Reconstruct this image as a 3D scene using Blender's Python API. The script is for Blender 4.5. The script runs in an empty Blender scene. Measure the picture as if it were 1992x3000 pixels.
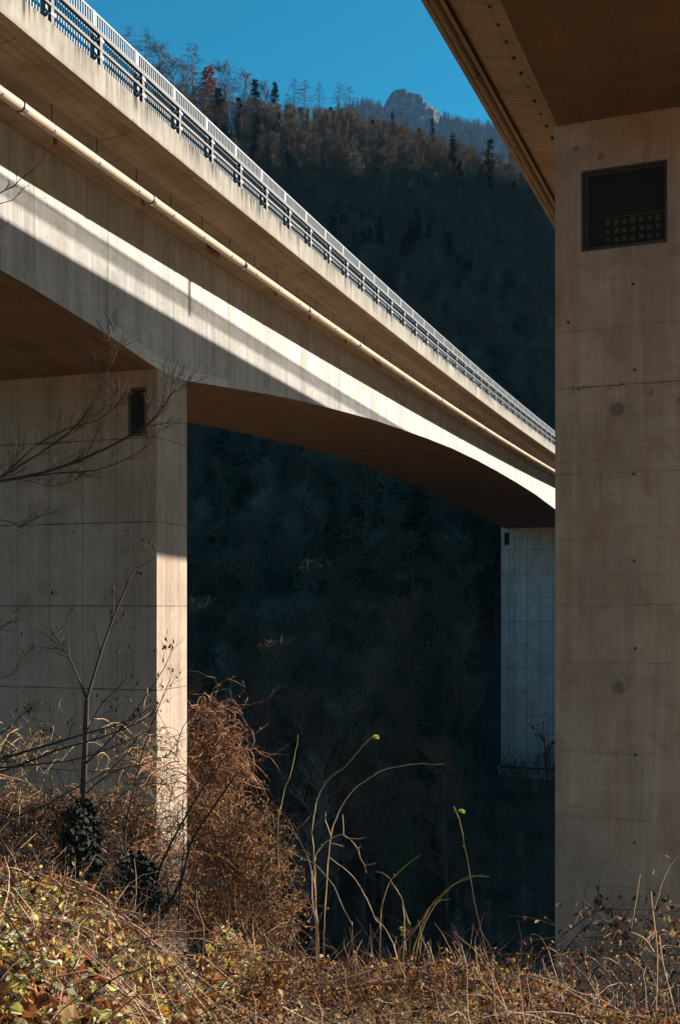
import bpy, math, random
import numpy as np
from mathutils import Vector, noise
R=math.radians
scene=bpy.context.scene
COL=scene.collection
# ------------------------------------------------------------------ helpers
class MB:
    def __init__(s): s.v=[]; s.f=[]; s.m=[]; s.uv=[]
    def add(s,vs,fs,mi=0,uvs=None):
        b=len(s.v); s.v.extend(vs)
        for i,f in enumerate(fs):
            s.f.append([b+k for k in f]); s.m.append(mi)
            s.uv.append([uvs[k] for k in f] if uvs else None)
    def quad(s,a,b,c,d,mi=0,uvs=None): s.add([a,b,c,d],[(0,1,2,3)],mi,uvs)
    def box(s,fr,x0,x1,y0,y1,z0,z1,mi=0):
        P=[fr(x,y,z) for z in (z0,z1) for y in (y0,y1) for x in (x0,x1)]
        F=[(0,2,3,1),(4,5,7,6),(0,1,5,4),(2,6,7,3),(0,4,6,2),(1,3,7,5)]
        s.add(P,F,mi)
    def tube(s,pts,rad,n=4,mi=0,cap=False):
        pts=[Vector(p) for p in pts]; k=len(pts); b=len(s.v)
        for i,p in enumerate(pts):
            t=(pts[min(i+1,k-1)]-pts[max(i-1,0)])
            t=t.normalized() if t.length>1e-9 else Vector((0,0,1))
            a=t.cross(Vector((0,0,1)));
            if a.length<.05: a=t.cross(Vector((1,0,0)))
            a.normalize(); c=t.cross(a)
            r=rad[i] if hasattr(rad,'__len__') else rad
            for j in range(n):
                w=2*math.pi*j/n; q=p+a*(r*math.cos(w))+c*(r*math.sin(w)); s.v.append((q.x,q.y,q.z))
        for i in range(k-1):
            for j in range(n):
                j2=(j+1)%n
                s.f.append([b+i*n+j,b+i*n+j2,b+(i+1)*n+j2,b+(i+1)*n+j]); s.m.append(mi); s.uv.append(None)
        if cap:
            s.f.append([b+j for j in range(n)]); s.m.append(mi); s.uv.append(None)
            s.f.append([b+(k-1)*n+j for j in reversed(range(n))]); s.m.append(mi); s.uv.append(None)
    def sliver(s,p,d,w,mi=0):
        # one thin tapering blade (twig) from p along d
        p=Vector(p); d=Vector(d); a=d.cross(Vector((random.random()-.5,random.random()-.5,random.random()-.5)))
        if a.length<1e-6: return
        a=a.normalized()*w
        s.add([tuple(p-a),tuple(p+a),tuple(p+d)],[(0,1,2)],mi)
    def leaf(s,p,d,nrm,L,W,mi=0,fold=.25):
        p=Vector(p); d=Vector(d).normalized(); nrm=Vector(nrm)
        a=d.cross(nrm)
        if a.length<1e-4: a=d.cross(Vector((.3,.7,.2)))
        a.normalize(); n=a.cross(d)
        m1=p+d*L*.35; m2=p+d*L*.72; t=p+d*L-n*L*.18
        u1=a*W*.5; u2=a*W*.38; h=n*W*fold
        s.add([tuple(p),tuple(m1+u1+h),tuple(m2+u2+h-n*L*.05),tuple(t),tuple(m2-u2+h-n*L*.05),tuple(m1-u1+h),tuple(m1),tuple(m2-n*L*.04)],
              [(0,1,6),(0,6,5),(1,2,7,6),(5,6,7,4),(2,3,7),(4,7,3)],mi)
    def build(s,name,mats,parent=None,smooth=False):
        me=bpy.data.meshes.new(name)
        me.from_pydata([tuple(v) for v in s.v],[],s.f)
        if not isinstance(mats,(list,tuple)): mats=[mats]
        for m in mats: me.materials.append(m)
        me.polygons.foreach_set('material_index',s.m)
        if any(u is not None for u in s.uv):
            l=me.uv_layers.new(name='UVMap'); fl=[]
            for f,u in zip(s.f,s.uv):
                if u is None: fl.extend([0.0,0.0]*len(f))
                else:
                    for q in u: fl.extend(q)
            l.data.foreach_set('uv',fl)
        if smooth: me.polygons.foreach_set('use_smooth',[True]*len(me.polygons))
        me.update()
        o=bpy.data.objects.new(name,me); COL.objects.link(o)
        if parent: o.parent=parent
        return o
def tag(o,label=None,cat=None,group=None,kind=None):
    if label: o['label']=label
    if cat: o['category']=cat
    if group: o['group']=group
    if kind: o['kind']=kind
    return o
def empty(name,loc=(0,0,0),rz=0):
    o=bpy.data.objects.new(name,None); COL.objects.link(o); o.location=loc; o.rotation_euler=(0,0,rz); o.empty_display_size=.1
    return o
def build_at(mb,name,mats,root,smooth=False):
    """mesh given in world coordinates, parented to an empty standing elsewhere"""
    L=root.location
    mb.v=[(v[0]-L.x,v[1]-L.y,v[2]-L.z) for v in mb.v]
    return mb.build(name,mats,root,smooth)
def sstep(x,a,b):
    t=min(1,max(0,(x-a)/(b-a))); return t*t*(3-2*t)
ident=lambda x,y,z:(x,y,z)
# ------------------------------------------------------------------ materials
def newmat(name):
    m=bpy.data.materials.new(name); m.use_nodes=True
    nt=m.node_tree; b=nt.nodes['Principled BSDF']; return m,nt,b
def N(nt,t,**kw):
    n=nt.nodes.new(t)
    for k,v in kw.items(): setattr(n,k,v)
    return n
def simple(name,col,rough=.8,metal=0,var=.0,scale=5,trans=0):
    m,nt,b=newmat(name)
    b.inputs['Roughness'].default_value=rough; b.inputs['Metallic'].default_value=metal
    b.inputs['Specular IOR Level'].default_value=.3
    if var>0:
        g=N(nt,'ShaderNodeNewGeometry'); no=N(nt,'ShaderNodeTexNoise'); no.inputs['Scale'].default_value=scale; no.inputs['Detail'].default_value=4
        nt.links.new(g.outputs['Position'],no.inputs['Vector'])
        r=N(nt,'ShaderNodeValToRGB'); e=r.color_ramp.elements
        e[0].position=.3; e[1].position=.7
        e[0].color=(*[c*(1-var) for c in col],1); e[1].color=(*[min(1,c*(1+var)) for c in col],1)
        nt.links.new(no.outputs['Fac'],r.inputs['Fac']); nt.links.new(r.outputs['Color'],b.inputs['Base Color'])
    else: b.inputs['Base Color'].default_value=(*col,1)
    if trans>0:
        out=nt.nodes['Material Output']; t=N(nt,'ShaderNodeBsdfTranslucent'); mx=N(nt,'ShaderNodeMixShader'); mx.inputs[0].default_value=trans
        if var>0: nt.links.new(r.outputs['Color'],t.inputs['Color'])
        else: t.inputs['Color'].default_value=(*col,1)
        nt.links.new(b.outputs[0],mx.inputs[1]); nt.links.new(t.outputs[0],mx.inputs[2]); nt.links.new(mx.outputs[0],out.inputs['Surface'])
    return m
def concrete(name,c1,c2,stain=(.2,.15,.1),streak=.5,topv=None,pits=.5,board=0.0,bump=.15,stain_amt=.4,patch=None,rust=0.0,height_gain=0.0):
    """UV in metres: u along, v up (or across). c1 light / c2 dark mottling, vertical run marks, pits, optional algae runs under v=topv"""
    m,nt,b=newmat(name); L=nt.links.new
    b.inputs['Roughness'].default_value=.88; b.inputs['Specular IOR Level'].default_value=.25
    uv=N(nt,'ShaderNodeUVMap'); 
    def noise(sx,sy,det=5,rough=.55,off=0,dist=0):
        mp=N(nt,'ShaderNodeMapping'); mp.inputs['Scale'].default_value=(sx,sy,1); mp.inputs['Location'].default_value=(off,off*1.7,off)
        no=N(nt,'ShaderNodeTexNoise'); no.inputs['Scale'].default_value=1; no.inputs['Detail'].default_value=det; no.inputs['Roughness'].default_value=rough; no.inputs['Distortion'].default_value=dist
        L(uv.outputs[0],mp.inputs[0]); L(mp.outputs[0],no.inputs['Vector']); return no.outputs['Fac']
    def ramp(f,a,bb,va=0,vb=1):
        r=N(nt,'ShaderNodeMapRange'); r.inputs['From Min'].default_value=a; r.inputs['From Max'].default_value=bb; r.inputs['To Min'].default_value=va; r.inputs['To Max'].default_value=vb
        L(f,r.inputs['Value']); return r.outputs[0]
    def mix(f,a,bc):
        x=N(nt,'ShaderNodeMix',data_type='RGBA')
        if isinstance(f,float): x.inputs['Factor'].default_value=f
        else: L(f,x.inputs['Factor'])
        for s,q in ((6,a),(7,bc)):
            if isinstance(q,tuple): x.inputs[s].default_value=(*q,1)
            else: L(q,x.inputs[s])
        return x.outputs[2]
    def math2(op,a,bb):
        x=N(nt,'ShaderNodeMath',operation=op)
        for i,q in enumerate((a,bb)):
            if isinstance(q,(int,float)): x.inputs[i].default_value=q
            else: L(q,x.inputs[i])
        return x.outputs[0]
    base=mix(ramp(noise(.55,.45,6,.62,3),.3,.72),c1,c2)
    mid=tuple(a*.78 for a in c2)
    f=math2('MULTIPLY',ramp(noise(5.5,.28,4,.6,11),.48,.75),streak)
    base=mix(f,base,mid)
    f=math2('MULTIPLY',ramp(noise(1.7,.10,3,.55,131,.3),.44,.66),streak*.75)
    base=mix(f,base,tuple(a*.80 for a in c2))
    f=math2('MULTIPLY',ramp(noise(.9,1.5,7,.72,151,.8),.5,.66),streak*.55)
    base=mix(f,base,tuple(min(1,a*1.12) for a in c1))
    lite=tuple(min(1,a*1.22) for a in c1)
    f=math2('MULTIPLY',ramp(noise(8,.35,3,.5,31),.56,.8),streak*.8)
    base=mix(f,base,lite)
    f=math2('MULTIPLY',ramp(noise(1.3,.9,5,.65,21,.6),.52,.78),stain_amt)
    base=mix(f,base,stain)
    if rust>0:
        f=math2('MULTIPLY',ramp(noise(2.4,.5,4,.6,71),.56,.76),rust)
        base=mix(f,base,(c1[0]*.85,c1[1]*.5,c1[2]*.22))
    if board>0:
        f=math2('MULTIPLY',ramp(noise(.18,9,3,.5,41),.42,.7),board)
        base=mix(f,base,tuple(a*.55 for a in c2))
    if topv is not None:
        sp=N(nt,'ShaderNodeSeparateXYZ'); L(uv.outputs[0],sp.inputs[0])
        g=ramp(sp.outputs[1],topv-.62,topv,0,1)
        n1=ramp(noise(9,.5,4,.6,51),.42,.66); n2=ramp(noise(1.1,.2,2,.5,61),.3,.62)
        f=math2('MULTIPLY',math2('MULTIPLY',math2('POWER',g,1.35),n1),math2('MULTIPLY',n2,1.9))
        x=N(nt,'ShaderNodeClamp'); L(f,x.inputs[0])
        base=mix(x.outputs[0],base,(.05,.048,.033))
        g2=ramp(sp.outputs[1],topv-.66,topv-.56,1,0)
        f=math2('MULTIPLY',g2,ramp(noise(3,3,4,.6,81),.4,.6,.3,1))
        base=mix(f,base,(.20,.165,.10))
    mp=N(nt,'ShaderNodeMapping'); mp.inputs['Scale'].default_value=(7,5,1)
    vo=N(nt,'ShaderNodeTexVoronoi'); vo.inputs['Scale'].default_value=1; vo.inputs['Randomness'].default_value=1
    L(uv.outputs[0],mp.inputs[0]); L(mp.outputs[0],vo.inputs['Vector'])
    sepc=N(nt,'ShaderNodeSeparateColor'); L(vo.outputs['Color'],sepc.inputs[0])
    thr=ramp(sepc.outputs[0],.55,1,0,.17)
    pit=N(nt,'ShaderNodeMath',operation='LESS_THAN'); L(vo.outputs['Distance'],pit.inputs[0]); L(thr,pit.inputs[1])
    f=math2('MULTIPLY',pit.outputs[0],pits)
    base=mix(f,base,tuple(a*.25 for a in c2))
    L(base,b.inputs['Base Color'])
    bm=N(nt,'ShaderNodeBump'); bm.inputs['Strength'].default_value=bump; bm.inputs['Distance'].default_value=.02
    hh=math2('ADD',noise(6,1.2,6,.7,91),math2('MULTIPLY',noise(40,40,3,.6,101),.3))
    L(hh,bm.inputs['Height']); L(bm.outputs[0],b.inputs['Normal'])
    return m
WEBC=dict(c1=(.62,.585,.52),c2=(.46,.44,.395))
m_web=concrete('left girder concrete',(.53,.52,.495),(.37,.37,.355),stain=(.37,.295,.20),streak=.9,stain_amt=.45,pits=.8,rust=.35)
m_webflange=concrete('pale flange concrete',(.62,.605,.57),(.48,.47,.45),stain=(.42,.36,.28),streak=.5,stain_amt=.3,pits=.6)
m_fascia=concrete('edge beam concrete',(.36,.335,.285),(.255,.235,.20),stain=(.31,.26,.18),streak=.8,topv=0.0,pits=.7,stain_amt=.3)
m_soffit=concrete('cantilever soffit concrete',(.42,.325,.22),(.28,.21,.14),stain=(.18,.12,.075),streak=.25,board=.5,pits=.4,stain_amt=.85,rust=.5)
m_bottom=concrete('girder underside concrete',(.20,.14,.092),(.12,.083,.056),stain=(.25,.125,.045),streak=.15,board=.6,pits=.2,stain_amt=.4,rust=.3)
m_pier=concrete('left pier concrete',(.45,.36,.285),(.29,.23,.18),stain=(.25,.165,.11),streak=.55,stain_amt=.45,pits=.5,rust=.25)
m_pierfar=concrete('far pier concrete',(.44,.43,.42),(.27,.265,.265),stain=(.16,.14,.13),streak=.4,stain_amt=.5,pits=.2)
m_pierR=concrete('right pier concrete',(.51,.385,.29),(.32,.235,.175),stain=(.27,.155,.09),streak=.5,stain_amt=.8,pits=.5,board=.14,rust=.45)
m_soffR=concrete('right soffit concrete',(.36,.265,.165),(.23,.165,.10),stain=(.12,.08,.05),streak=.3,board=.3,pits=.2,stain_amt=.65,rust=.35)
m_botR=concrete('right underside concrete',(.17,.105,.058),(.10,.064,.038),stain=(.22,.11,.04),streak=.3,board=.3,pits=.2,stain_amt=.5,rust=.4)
m_joint=simple('formwork joint',(.13,.10,.075),.9,var=.5,scale=1.5)
m_jointw=simple('pale formwork joint',(.20,.17,.135),.9,var=.4,scale=1.2)
m_hole=simple('tie hole and opening dark',(.035,.028,.022),.9)
m_patch=simple('lit recess edge',(.19,.15,.125),.9,var=.25,scale=9)
m_galv=simple('galvanised steel',(.075,.08,.082),.55,.1,var=.15,scale=6)
m_bars=simple('pale aluminium bars',(.18,.20,.22),.5,.1)
m_clamp=simple('bright clamp steel',(.62,.63,.64),.35,.6)
m_pipe=simple('cream drain pipe',(.53,.43,.30),.45,var=.10,scale=1.2)
m_pipeband=simple('steel pipe band',(.6,.6,.6),.3,.8)
m_rod=simple('rusty steel rod',(.07,.045,.03),.8,.2)
m_stub=simple('rusty drain stub',(.26,.12,.045),.8,var=.4,scale=12)
m_collar=simple('black rubber collar',(.035,.028,.022),.7)
m_redrod=simple('red rust tube',(.23,.05,.025),.8)
m_dark=simple('painted opening dark',(.012,.012,.012),.95)
m_mesh=simple('black wire mesh',(.035,.035,.035),.6,.4)
m_frame=simple('dark steel frame',(.055,.055,.058),.55,.3,var=.3,scale=14)
m_lightpatch=simple('ochre light patches',(.32,.235,.115),.8,var=.2,scale=8)
m_hatchL=simple('grey hatch surround',(.105,.085,.075),.85,var=.2,scale=5)
m_bluepanel=simple('pale blue panel',(.30,.40,.45),.6)
m_graf=simple('faded blue paint',(.17,.26,.32),.8,var=.4,scale=2)
m_asph=simple('asphalt',(.05,.05,.05),.95,var=.2,scale=3)
# ------------------------------------------------------------------ left bridge alignment
X0,Y0,TH,KAP,Z0,G=-6.0674,23.5514,.31899,.00068,12.388,.00921
def LP(s,d,rel):
    a=TH+KAP*s/2; t=KAP*s/2; q=s*(math.sin(t)/t if abs(t)>1e-9 else 1); h=TH+KAP*s
    return (X0+q*math.sin(a)-d*math.cos(h), Y0+q*math.cos(a)+d*math.sin(h), Z0+G*s+rel)
def LZ(s,d,z):
    p=LP(s,d,0); return (p[0],p[1],z)
F,CX,HV=3240.,996.,1780.
def unp(u,v,y): return ((u-CX)/F*y, y, (HV-v)/F*y)
def s_of_u(u,d):
    lo,hi=-22,160
    for _ in range(50):
        m=(lo+hi)/2; p=LP(m,d,0)
        if CX+F*p[0]/p[1]<u: lo=m
        else: hi=m
    return m
SP=[(-60,-3.1),(-40,-3.25),(-18,-3.7),(-8,-4.0),(-2,-4.25),(1.7,-4.45),(3.1,-4.54),(6.6,-4.88),(9.5,-5.26),(10.5,-5.30),(11.5,-5.26),(14.7,-4.90),(18.3,-4.51),(21.7,-4.19),(26.3,-3.84),(31.2,-3.50),(36.3,-3.26),(41.3,-3.06),(47.1,-2.90),(54,-2.86),(60,-2.93),(67,-3.09),(74.5,-3.36),(84.3,-3.98),(92,-4.40),(97.5,-4.72),(100.5,-4.72),(108,-4.2),(120,-3.5),(150,-2.9),(190,-2.9)]
def botrel(s):
    for (a,za),(b,zb) in zip(SP,SP[1:]):
        if a<=s<=b: return za+(zb-za)*(s-a)/(b-a)
    return SP[-1][1]
WB,WC=2.6,10.7      # web planes
DW=13.3             # deck width
ss=sorted(set([round(-50+2*i,2) for i in range(120)]+[p[0] for p in SP if -50<=p[0]<=188]))
br=empty('concrete_viaduct',LP(10.5,6.6,-24))
tag(br,'sunlit concrete road viaduct from the upper left with bar railing and drain pipe','bridge')
def strip(mb,pa,pb,ua=0,ub=1,mi=0,rng=None):
    """band along s between section points pa(s) and pb(s) -> (pos, v)"""
    S=rng or ss
    for a,b in zip(S,S[1:]):
        A,va=pa(a); B,vb=pb(a); C,vc=pb(b); D,vd=pa(b)
        mb.quad(A,B,C,D,mi,[(a,va),(a,vb),(b,vc),(b,vd)])
TOP=-.95
mb=MB()
# webs (right one seen), soffit, cantilevers, deck
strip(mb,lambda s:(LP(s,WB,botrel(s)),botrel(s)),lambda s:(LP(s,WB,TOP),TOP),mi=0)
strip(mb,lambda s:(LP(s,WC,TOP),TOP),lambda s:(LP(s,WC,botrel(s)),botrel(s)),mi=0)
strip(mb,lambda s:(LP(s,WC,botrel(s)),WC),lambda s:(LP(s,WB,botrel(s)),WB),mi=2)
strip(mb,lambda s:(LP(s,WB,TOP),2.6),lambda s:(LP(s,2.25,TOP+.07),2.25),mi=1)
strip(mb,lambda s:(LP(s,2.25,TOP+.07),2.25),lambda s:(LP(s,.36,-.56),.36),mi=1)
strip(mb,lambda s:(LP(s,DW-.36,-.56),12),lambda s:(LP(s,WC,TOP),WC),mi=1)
strip(mb,lambda s:(LP(s,.36,-.02),.3),lambda s:(LP(s,DW-.36,-.02),13),mi=3)
for s in (-49.9,187.9):
    pass
# flange band along the web round the pier
FB=[(6.65,-4.50),(8.0,-4.68),(9.2,-4.86),(10.3,-4.95),(11.6,-4.93),(13,-4.83),(14.65,-4.66)]
def fb(s):
    for (a,za),(b,zb) in zip(FB,FB[1:]):
        if a<=s<=b: return za+(zb-za)*(s-a)/(b-a)
    return FB[0][1] if s<a else FB[-1][1]
rs=[6.65+.5*i for i in range(16)]+[14.65]
strip(mb,lambda s:(LP(s,WB-.035,botrel(s)-.004),botrel(s)),lambda s:(LP(s,WB-.035,fb(s)),fb(s)),mi=4,rng=rs)
strip(mb,lambda s:(LP(s,WB-.035,fb(s)),0),lambda s:(LP(s,WB,fb(s)+.05),.05),mi=4,rng=rs)
strip(mb,lambda s:(LP(s,WB,botrel(s)-.004),0),lambda s:(LP(s,WB-.035,botrel(s)-.004),.05),mi=4,rng=rs)
# web joints
for s,w in ((-1.2,.012),(3.12,.02),(6.65,.025),(10.6,.008),(12.6,.008),(14.7,.016),(18.3,.016),(21.75,.014),(26.4,.02),(31.2,.014),(36.2,.014),(41.3,.02),(47.2,.014),(52,.014),(57,.014),(62,.014),(67,.014),(72,.014),(78,.03),(83,.014)):
    zb=botrel(s)+(.0 if not 6.6<s<14.69 else .4)
    w*=1.3; mb.quad(LP(s-w/2,WB-.004,zb),LP(s-w/2,WB-.004,TOP),LP(s+w/2,WB-.004,TOP),LP(s+w/2,WB-.004,zb),5)
# soffit cross joints on the cantilever and under the box
for s in [-6,-.8,4.0,8.9,13.4,18.3,23.3,28.2,33,38,43,48,53,58,63,68,73,78,83]:
    mb.quad(LP(s,.4,-.572),LP(s,2.2,-.876),LP(s+.03,2.2,-.876),LP(s+.03,.4,-.572),6)
for s in [6.65,1.2,-4,14.7,20,26.4,31.2,36.3,41.3,47,52,57,62,67,72,78,84,90]:
    mb.quad(LP(s,WB+.02,botrel(s)-.006),LP(s,WC-.02,botrel(s)-.006),LP(s+.03,WC-.02,botrel(s+.03)-.006),LP(s+.03,WB+.02,botrel(s+.03)-.006),6)
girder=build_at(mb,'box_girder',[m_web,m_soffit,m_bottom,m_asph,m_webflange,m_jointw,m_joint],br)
# small things on the girder
def Lframe(s,d,rel):
    """local frame at station: x along, y to the left, z up"""
    h=TH+KAP*s; o=Vector(LP(s,d,rel)); ex=Vector((math.sin(h),math.cos(h),G)).normalized(); ey=Vector((-math.cos(h),math.sin(h),0)); ez=ex.cross(ey)
    return lambda x,y,z: tuple(o+ex*x+ey*y+Vector((0,0,1))*z)
root=Vector(br.location)
def sub(mb,name,mats,parent,smooth=False):
    """world mesh -> child of a part whose world origin equals br.location"""
    mb.v=[(v[0]-root.x,v[1]-root.y,v[2]-root.z) for v in mb.v]
    return mb.build(name,mats,parent,smooth)
random.seed(3)
for u in (163,419,807,907,1012,1181,1248,1304,1403,1446,1490,1575,1610):
    s=s_of_u(u,1.95); q=MB(); r=.055
    q.tube([LP(s,1.95,-.82),LP(s,1.95,-1.12)],r,10,0,True); q.tube([LP(s,1.95,-.845),LP(s,1.95,-.86)],r*1.7,10,1,True)
    sub(q,'drain_stub',[m_stub,m_collar],girder)
for u in (619,1100,1357,1535):
    s=s_of_u(u,1.95); q=MB()
    q.tube([LP(s,1.95,-.84),LP(s,1.95,-.88)],.17,12,0,True)
    q.tube([LP(s,1.95,-.88),LP(s,1.95,-1.02),LP(s,1.85,-1.12),LP(s,1.7,-1.2)],[.125,.125,.12,.105],12,1,True)
    q.tube([LP(s,1.95,-.95),LP(s,1.95,-.97)],.15,12,0,True)
    sub(q,'drain_outlet',[m_collar,m_stub],girder)
for u,v in ((975,1235),(1068,1263),(1426,1408),(1476,1431),(1507,1457)):
    # tube stubs hanging from the soffit of the box
    best=None
    for d in [3.4+.3*i for i in range(24)]:
        s=s_of_u(u,d); p=LP(s,d,botrel(s)); vv=HV-F*p[2]/p[1]
        if best is None or abs(vv-v)<best[0]: best=(abs(vv-v),s,d)
    _,s,d=best; q=MB(); q.tube([LP(s,d,botrel(s)+.02),LP(s,d,botrel(s)-.34)],.045,8,0,True)
    sub(q,'vent_tube',m_redrod,girder)
# ---- edge beam
mb=MB(); KB=-.66
es=[x for x in ss]
strip(mb,lambda s:(LP(s,0,KB),KB),lambda s:(LP(s,0,0),0.0))
strip(mb,lambda s:(LP(s,0,0),0),lambda s:(LP(s,.40,.02),.0),mi=0)
strip(mb,lambda s:(LP(s,.30,KB+.03),-.40),lambda s:(LP(s,0.03,KB-.0),-.3),mi=1)
strip(mb,lambda s:(LP(s,.03,KB),-.3),lambda s:(LP(s,0,KB+.03),-.3),mi=1)
strip(mb,lambda s:(LP(s,.30,-.5),-.3),lambda s:(LP(s,.30,KB+.03),-.3),mi=1)
strip(mb,lambda s:(LP(s,.40,-.05),-.3),lambda s:(LP(s,.40,.02),-.3),mi=0)
for s in (s_of_u(877,0),s_of_u(1448,0)):
    f=Lframe(s,0,0); mb.box(f,-.015,.015,-.004,.02,KB-.003,.004,2)
build_at(mb,'edge_beam',[m_fascia,m_soffit,m_hole],br); mb=MB()
strip(mb,lambda s:(LP(s,DW,0),0),lambda s:(LP(s,DW,KB),KB))
strip(mb,lambda s:(LP(s,DW-.4,.02),0),lambda s:(LP(s,DW,0),0))
strip(mb,lambda s:(LP(s,DW,KB),0),lambda s:(LP(s,DW-.3,KB),0),mi=1)
build_at(mb,'edge_beam',[m_fascia,m_soffit,m_hole],br)
# ---- railing
S0,S1=-10,104
stations=[S0+2*i for i in range(int((S1-S0)/2)+1)]
mb=MB()
def bar(mb,d0,d1,z0,z1,mi=0):
    sec=[(d0,z0),(d1,z0),(d1,z1),(d0,z1)]
    for a,b in zip(stations,stations[1:]):
        for (p,q) in zip(sec,sec[1:]+sec[:1]):
            mb.quad(LP(a,*p),LP(a,*q),LP(b,*q),LP(b,*p),mi)
    mb.quad(*[LP(stations[0],*p) for p in sec],mi)
bar(mb,.03,.13,.74,.84); bar(mb,.04,.11,.40,.46)
rail=build_at(mb,'railing',m_galv,br)
pm=MB()   # post in local frame (x along, y left, z up)
pm.box(ident,-.055,.055,.045,.06,0,.745); pm.box(ident,-.055,.055,.115,.13,0,.745); pm.box(ident,-.012,.012,.06,.115,0,.745)
pm.box(ident,.045,.062,.045,.13,0,.745); pm.box(ident,-.09,.09,.03,.16,0,.015)
for z in (.2,.6): pm.box(ident,-.075,.075,.025,.04,z,z+.045,1); pm.box(ident,-.075,-.06,.04,.2,z,z+.045,1); pm.box(ident,-.15,-.06,.14,.19,z-.02,z+.06,0)
post_me=None
pp=MB()   # panel post
pp.box(ident,-.06,.06,.215,.265,.01,1.34,0)
bp=MB()   # bar panel of one bay
nb=18
for i in range(nb): 
    x=.11+(1.78)*i/(nb-1); bp.box(ident,x-.015,x+.015,.225,.248,.06,1.29)
bp.box(ident,.07,1.93,.218,.258,1.29,1.335); bp.box(ident,.07,1.93,.218,.258,.03,.062)
bp.box(ident,.06,1.94,.262,.282,.22,.25,1); bp.box(ident,.06,1.94,.262,.282,.62,.65,1)
protos={}
def place(name,mbx,mats,s,parent,rootobj):
    if name not in protos:
        o=mbx.build(name,mats,parent); protos[name]=o
    else:
        o=protos[name].copy(); COL.objects.link(o); o.parent=parent
    p=Vector(LP(s,0,.02))-rootobj; o.location=p
    h=TH+KAP*(s+ (1 if name=='bar_panel' else 0)); o.rotation_euler=(0,-math.atan(G),math.pi/2-h)
    return o
for s in stations:
    place('post',pm,[m_galv,m_clamp],s,rail,root)
    place('panel_post',pp,[m_bars],s-.02,rail,root)
for s in stations[:-1]: place('bar_panel',bp,[m_bars,m_galv],s-.02,rail,root)
# ---- drain pipe with hangers
mb=MB(); PD,PZ=1.27,-1.27
ps=[-12+1.0*i for i in range(122)]
mb.tube([LP(s,PD,PZ) for s in ps],.122,16,0)
pipe=build_at(mb,'drain_pipe',m_pipe,br,True)
for k in range(-4,50):
    s=1.85+2*k
    q=MB(); q.tube([LP(s,PD,PZ+.12),LP(s,PD,-.70)],.011,5,0)
    sub(q,'hanger_rod',m_rod,pipe); q=MB(); q.tube([LP(s-.35,1.72,PZ+.2),LP(s-.35,1.72,-.77)],.011,5,0)
    sub(q,'hanger_rod',m_rod,pipe)
    q=MB(); q.tube([LP(s-.02,PD,PZ),LP(s+.02,PD,PZ)],.131,16,0,True); q.box(Lframe(s,PD,PZ),-.02,.02,-.02,.02,.12,.19,0)
    sub(q,'pipe_clamp',m_pipeband,pipe,False)
for u in (67,446,714,902,1050,1290,1420):
    s=s_of_u(u,PD); q=MB(); q.tube([LP(s-.07,PD,PZ),LP(s+.07,PD,PZ)],.137,18,0,True); q.tube([LP(s-.10,PD,PZ),LP(s-.085,PD,PZ)],.145,18,1,True)
    sub(q,'pipe_coupling',[m_pipeband,m_collar],pipe)
# ---- piers
def face(mb,A,B,z0,z1,u0=0,mi=0,flip=False):
    """vertical rectangle from plan point A to B, UV (metres from A, z)"""
    A=Vector((A[0],A[1],0)); B=Vector((B[0],B[1],0)); L=(B-A).length
    q=[(A.x,A.y,z0),(B.x,B.y,z0),(B.x,B.y,z1),(A.x,A.y,z1)]; uv=[(u0,z0),(u0+L,z0),(u0+L,z1),(u0,z1)]
    mb.quad(*q,mi,uv)
class Face:
    """local 2-D frame on a vertical face, x from A to B, outward normal on the right-hand side when looking A->B reversed"""
    def __init__(s,A,B,out):
        s.A=Vector((A[0],A[1],0)); d=Vector((B[0],B[1],0))-s.A; s.L=d.length; s.e=d.normalized(); n=Vector((s.e.y,-s.e.x,0))
        s.n=n if n.dot(Vector((out[0],out[1],0)))>0 else -n
    def p(s,x,o,z): q=s.A+s.e*x+s.n*o; return (q.x,q.y,z)
    def rect(s,mb,x0,x1,z0,z1,o,mi):
        mb.quad(s.p(x0,o,z0),s.p(x1,o,z0),s.p(x1,o,z1),s.p(x0,o,z1),mi,[(x0,z0),(x1,z0),(x1,z1),(x0,z1)])
    def box(s,mb,x0,x1,z0,z1,o0,o1,mi):
        mb.box(lambda x,y,z:s.p(x,y,z),x0,x1,o0,o1,z0,z1,mi)
    def disc(s,mb,x,z,r,o,mi,n=8,jit=0):
        vs=[s.p(x+r*math.cos(k*2*math.pi/n)*(1+jit*(random.random()-.5)),o,z+r*math.sin(k*2*math.pi/n)*(1+jit*(random.random()-.5))) for k in range(n)]
        mb.add(vs,[tuple(range(n))],mi)
def pier_corners(s0,s1,d0,d1):
    return [LP(s0,d0,0)[:2],LP(s0,d1,0)[:2],LP(s1,d1,0)[:2],LP(s1,d0,0)[:2]]
# near left pier
c=pier_corners(9.5,11.5,WB,WC)
ztop=Z0+G*10.5-5.27; zb=-14
mb=MB(); fwd=Vector((math.sin(TH),math.cos(TH)))
fr=Face(c[0],c[1],(-fwd.x,-fwd.y)); si=Face(c[0],c[3],(fwd.y,-fwd.x))
hx0,hx1,hz0,hz1=.34,.98,5.2,6.69
# front with opening
for (x0,x1,z0,z1) in ((0,hx0,zb,ztop+.25),(hx1,fr.L,zb,ztop+.25),(hx0,hx1,zb,hz0),(hx0,hx1,hz1,ztop+.25)):
    fr.rect(mb,x0,x1,z0,z1,0,0)
si.rect(mb,0,si.L,zb,ztop+.08,0,0)
face(mb,c[1],c[2],zb,ztop+.2); face(mb,c[2],c[3],zb,ztop+.2)
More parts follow.
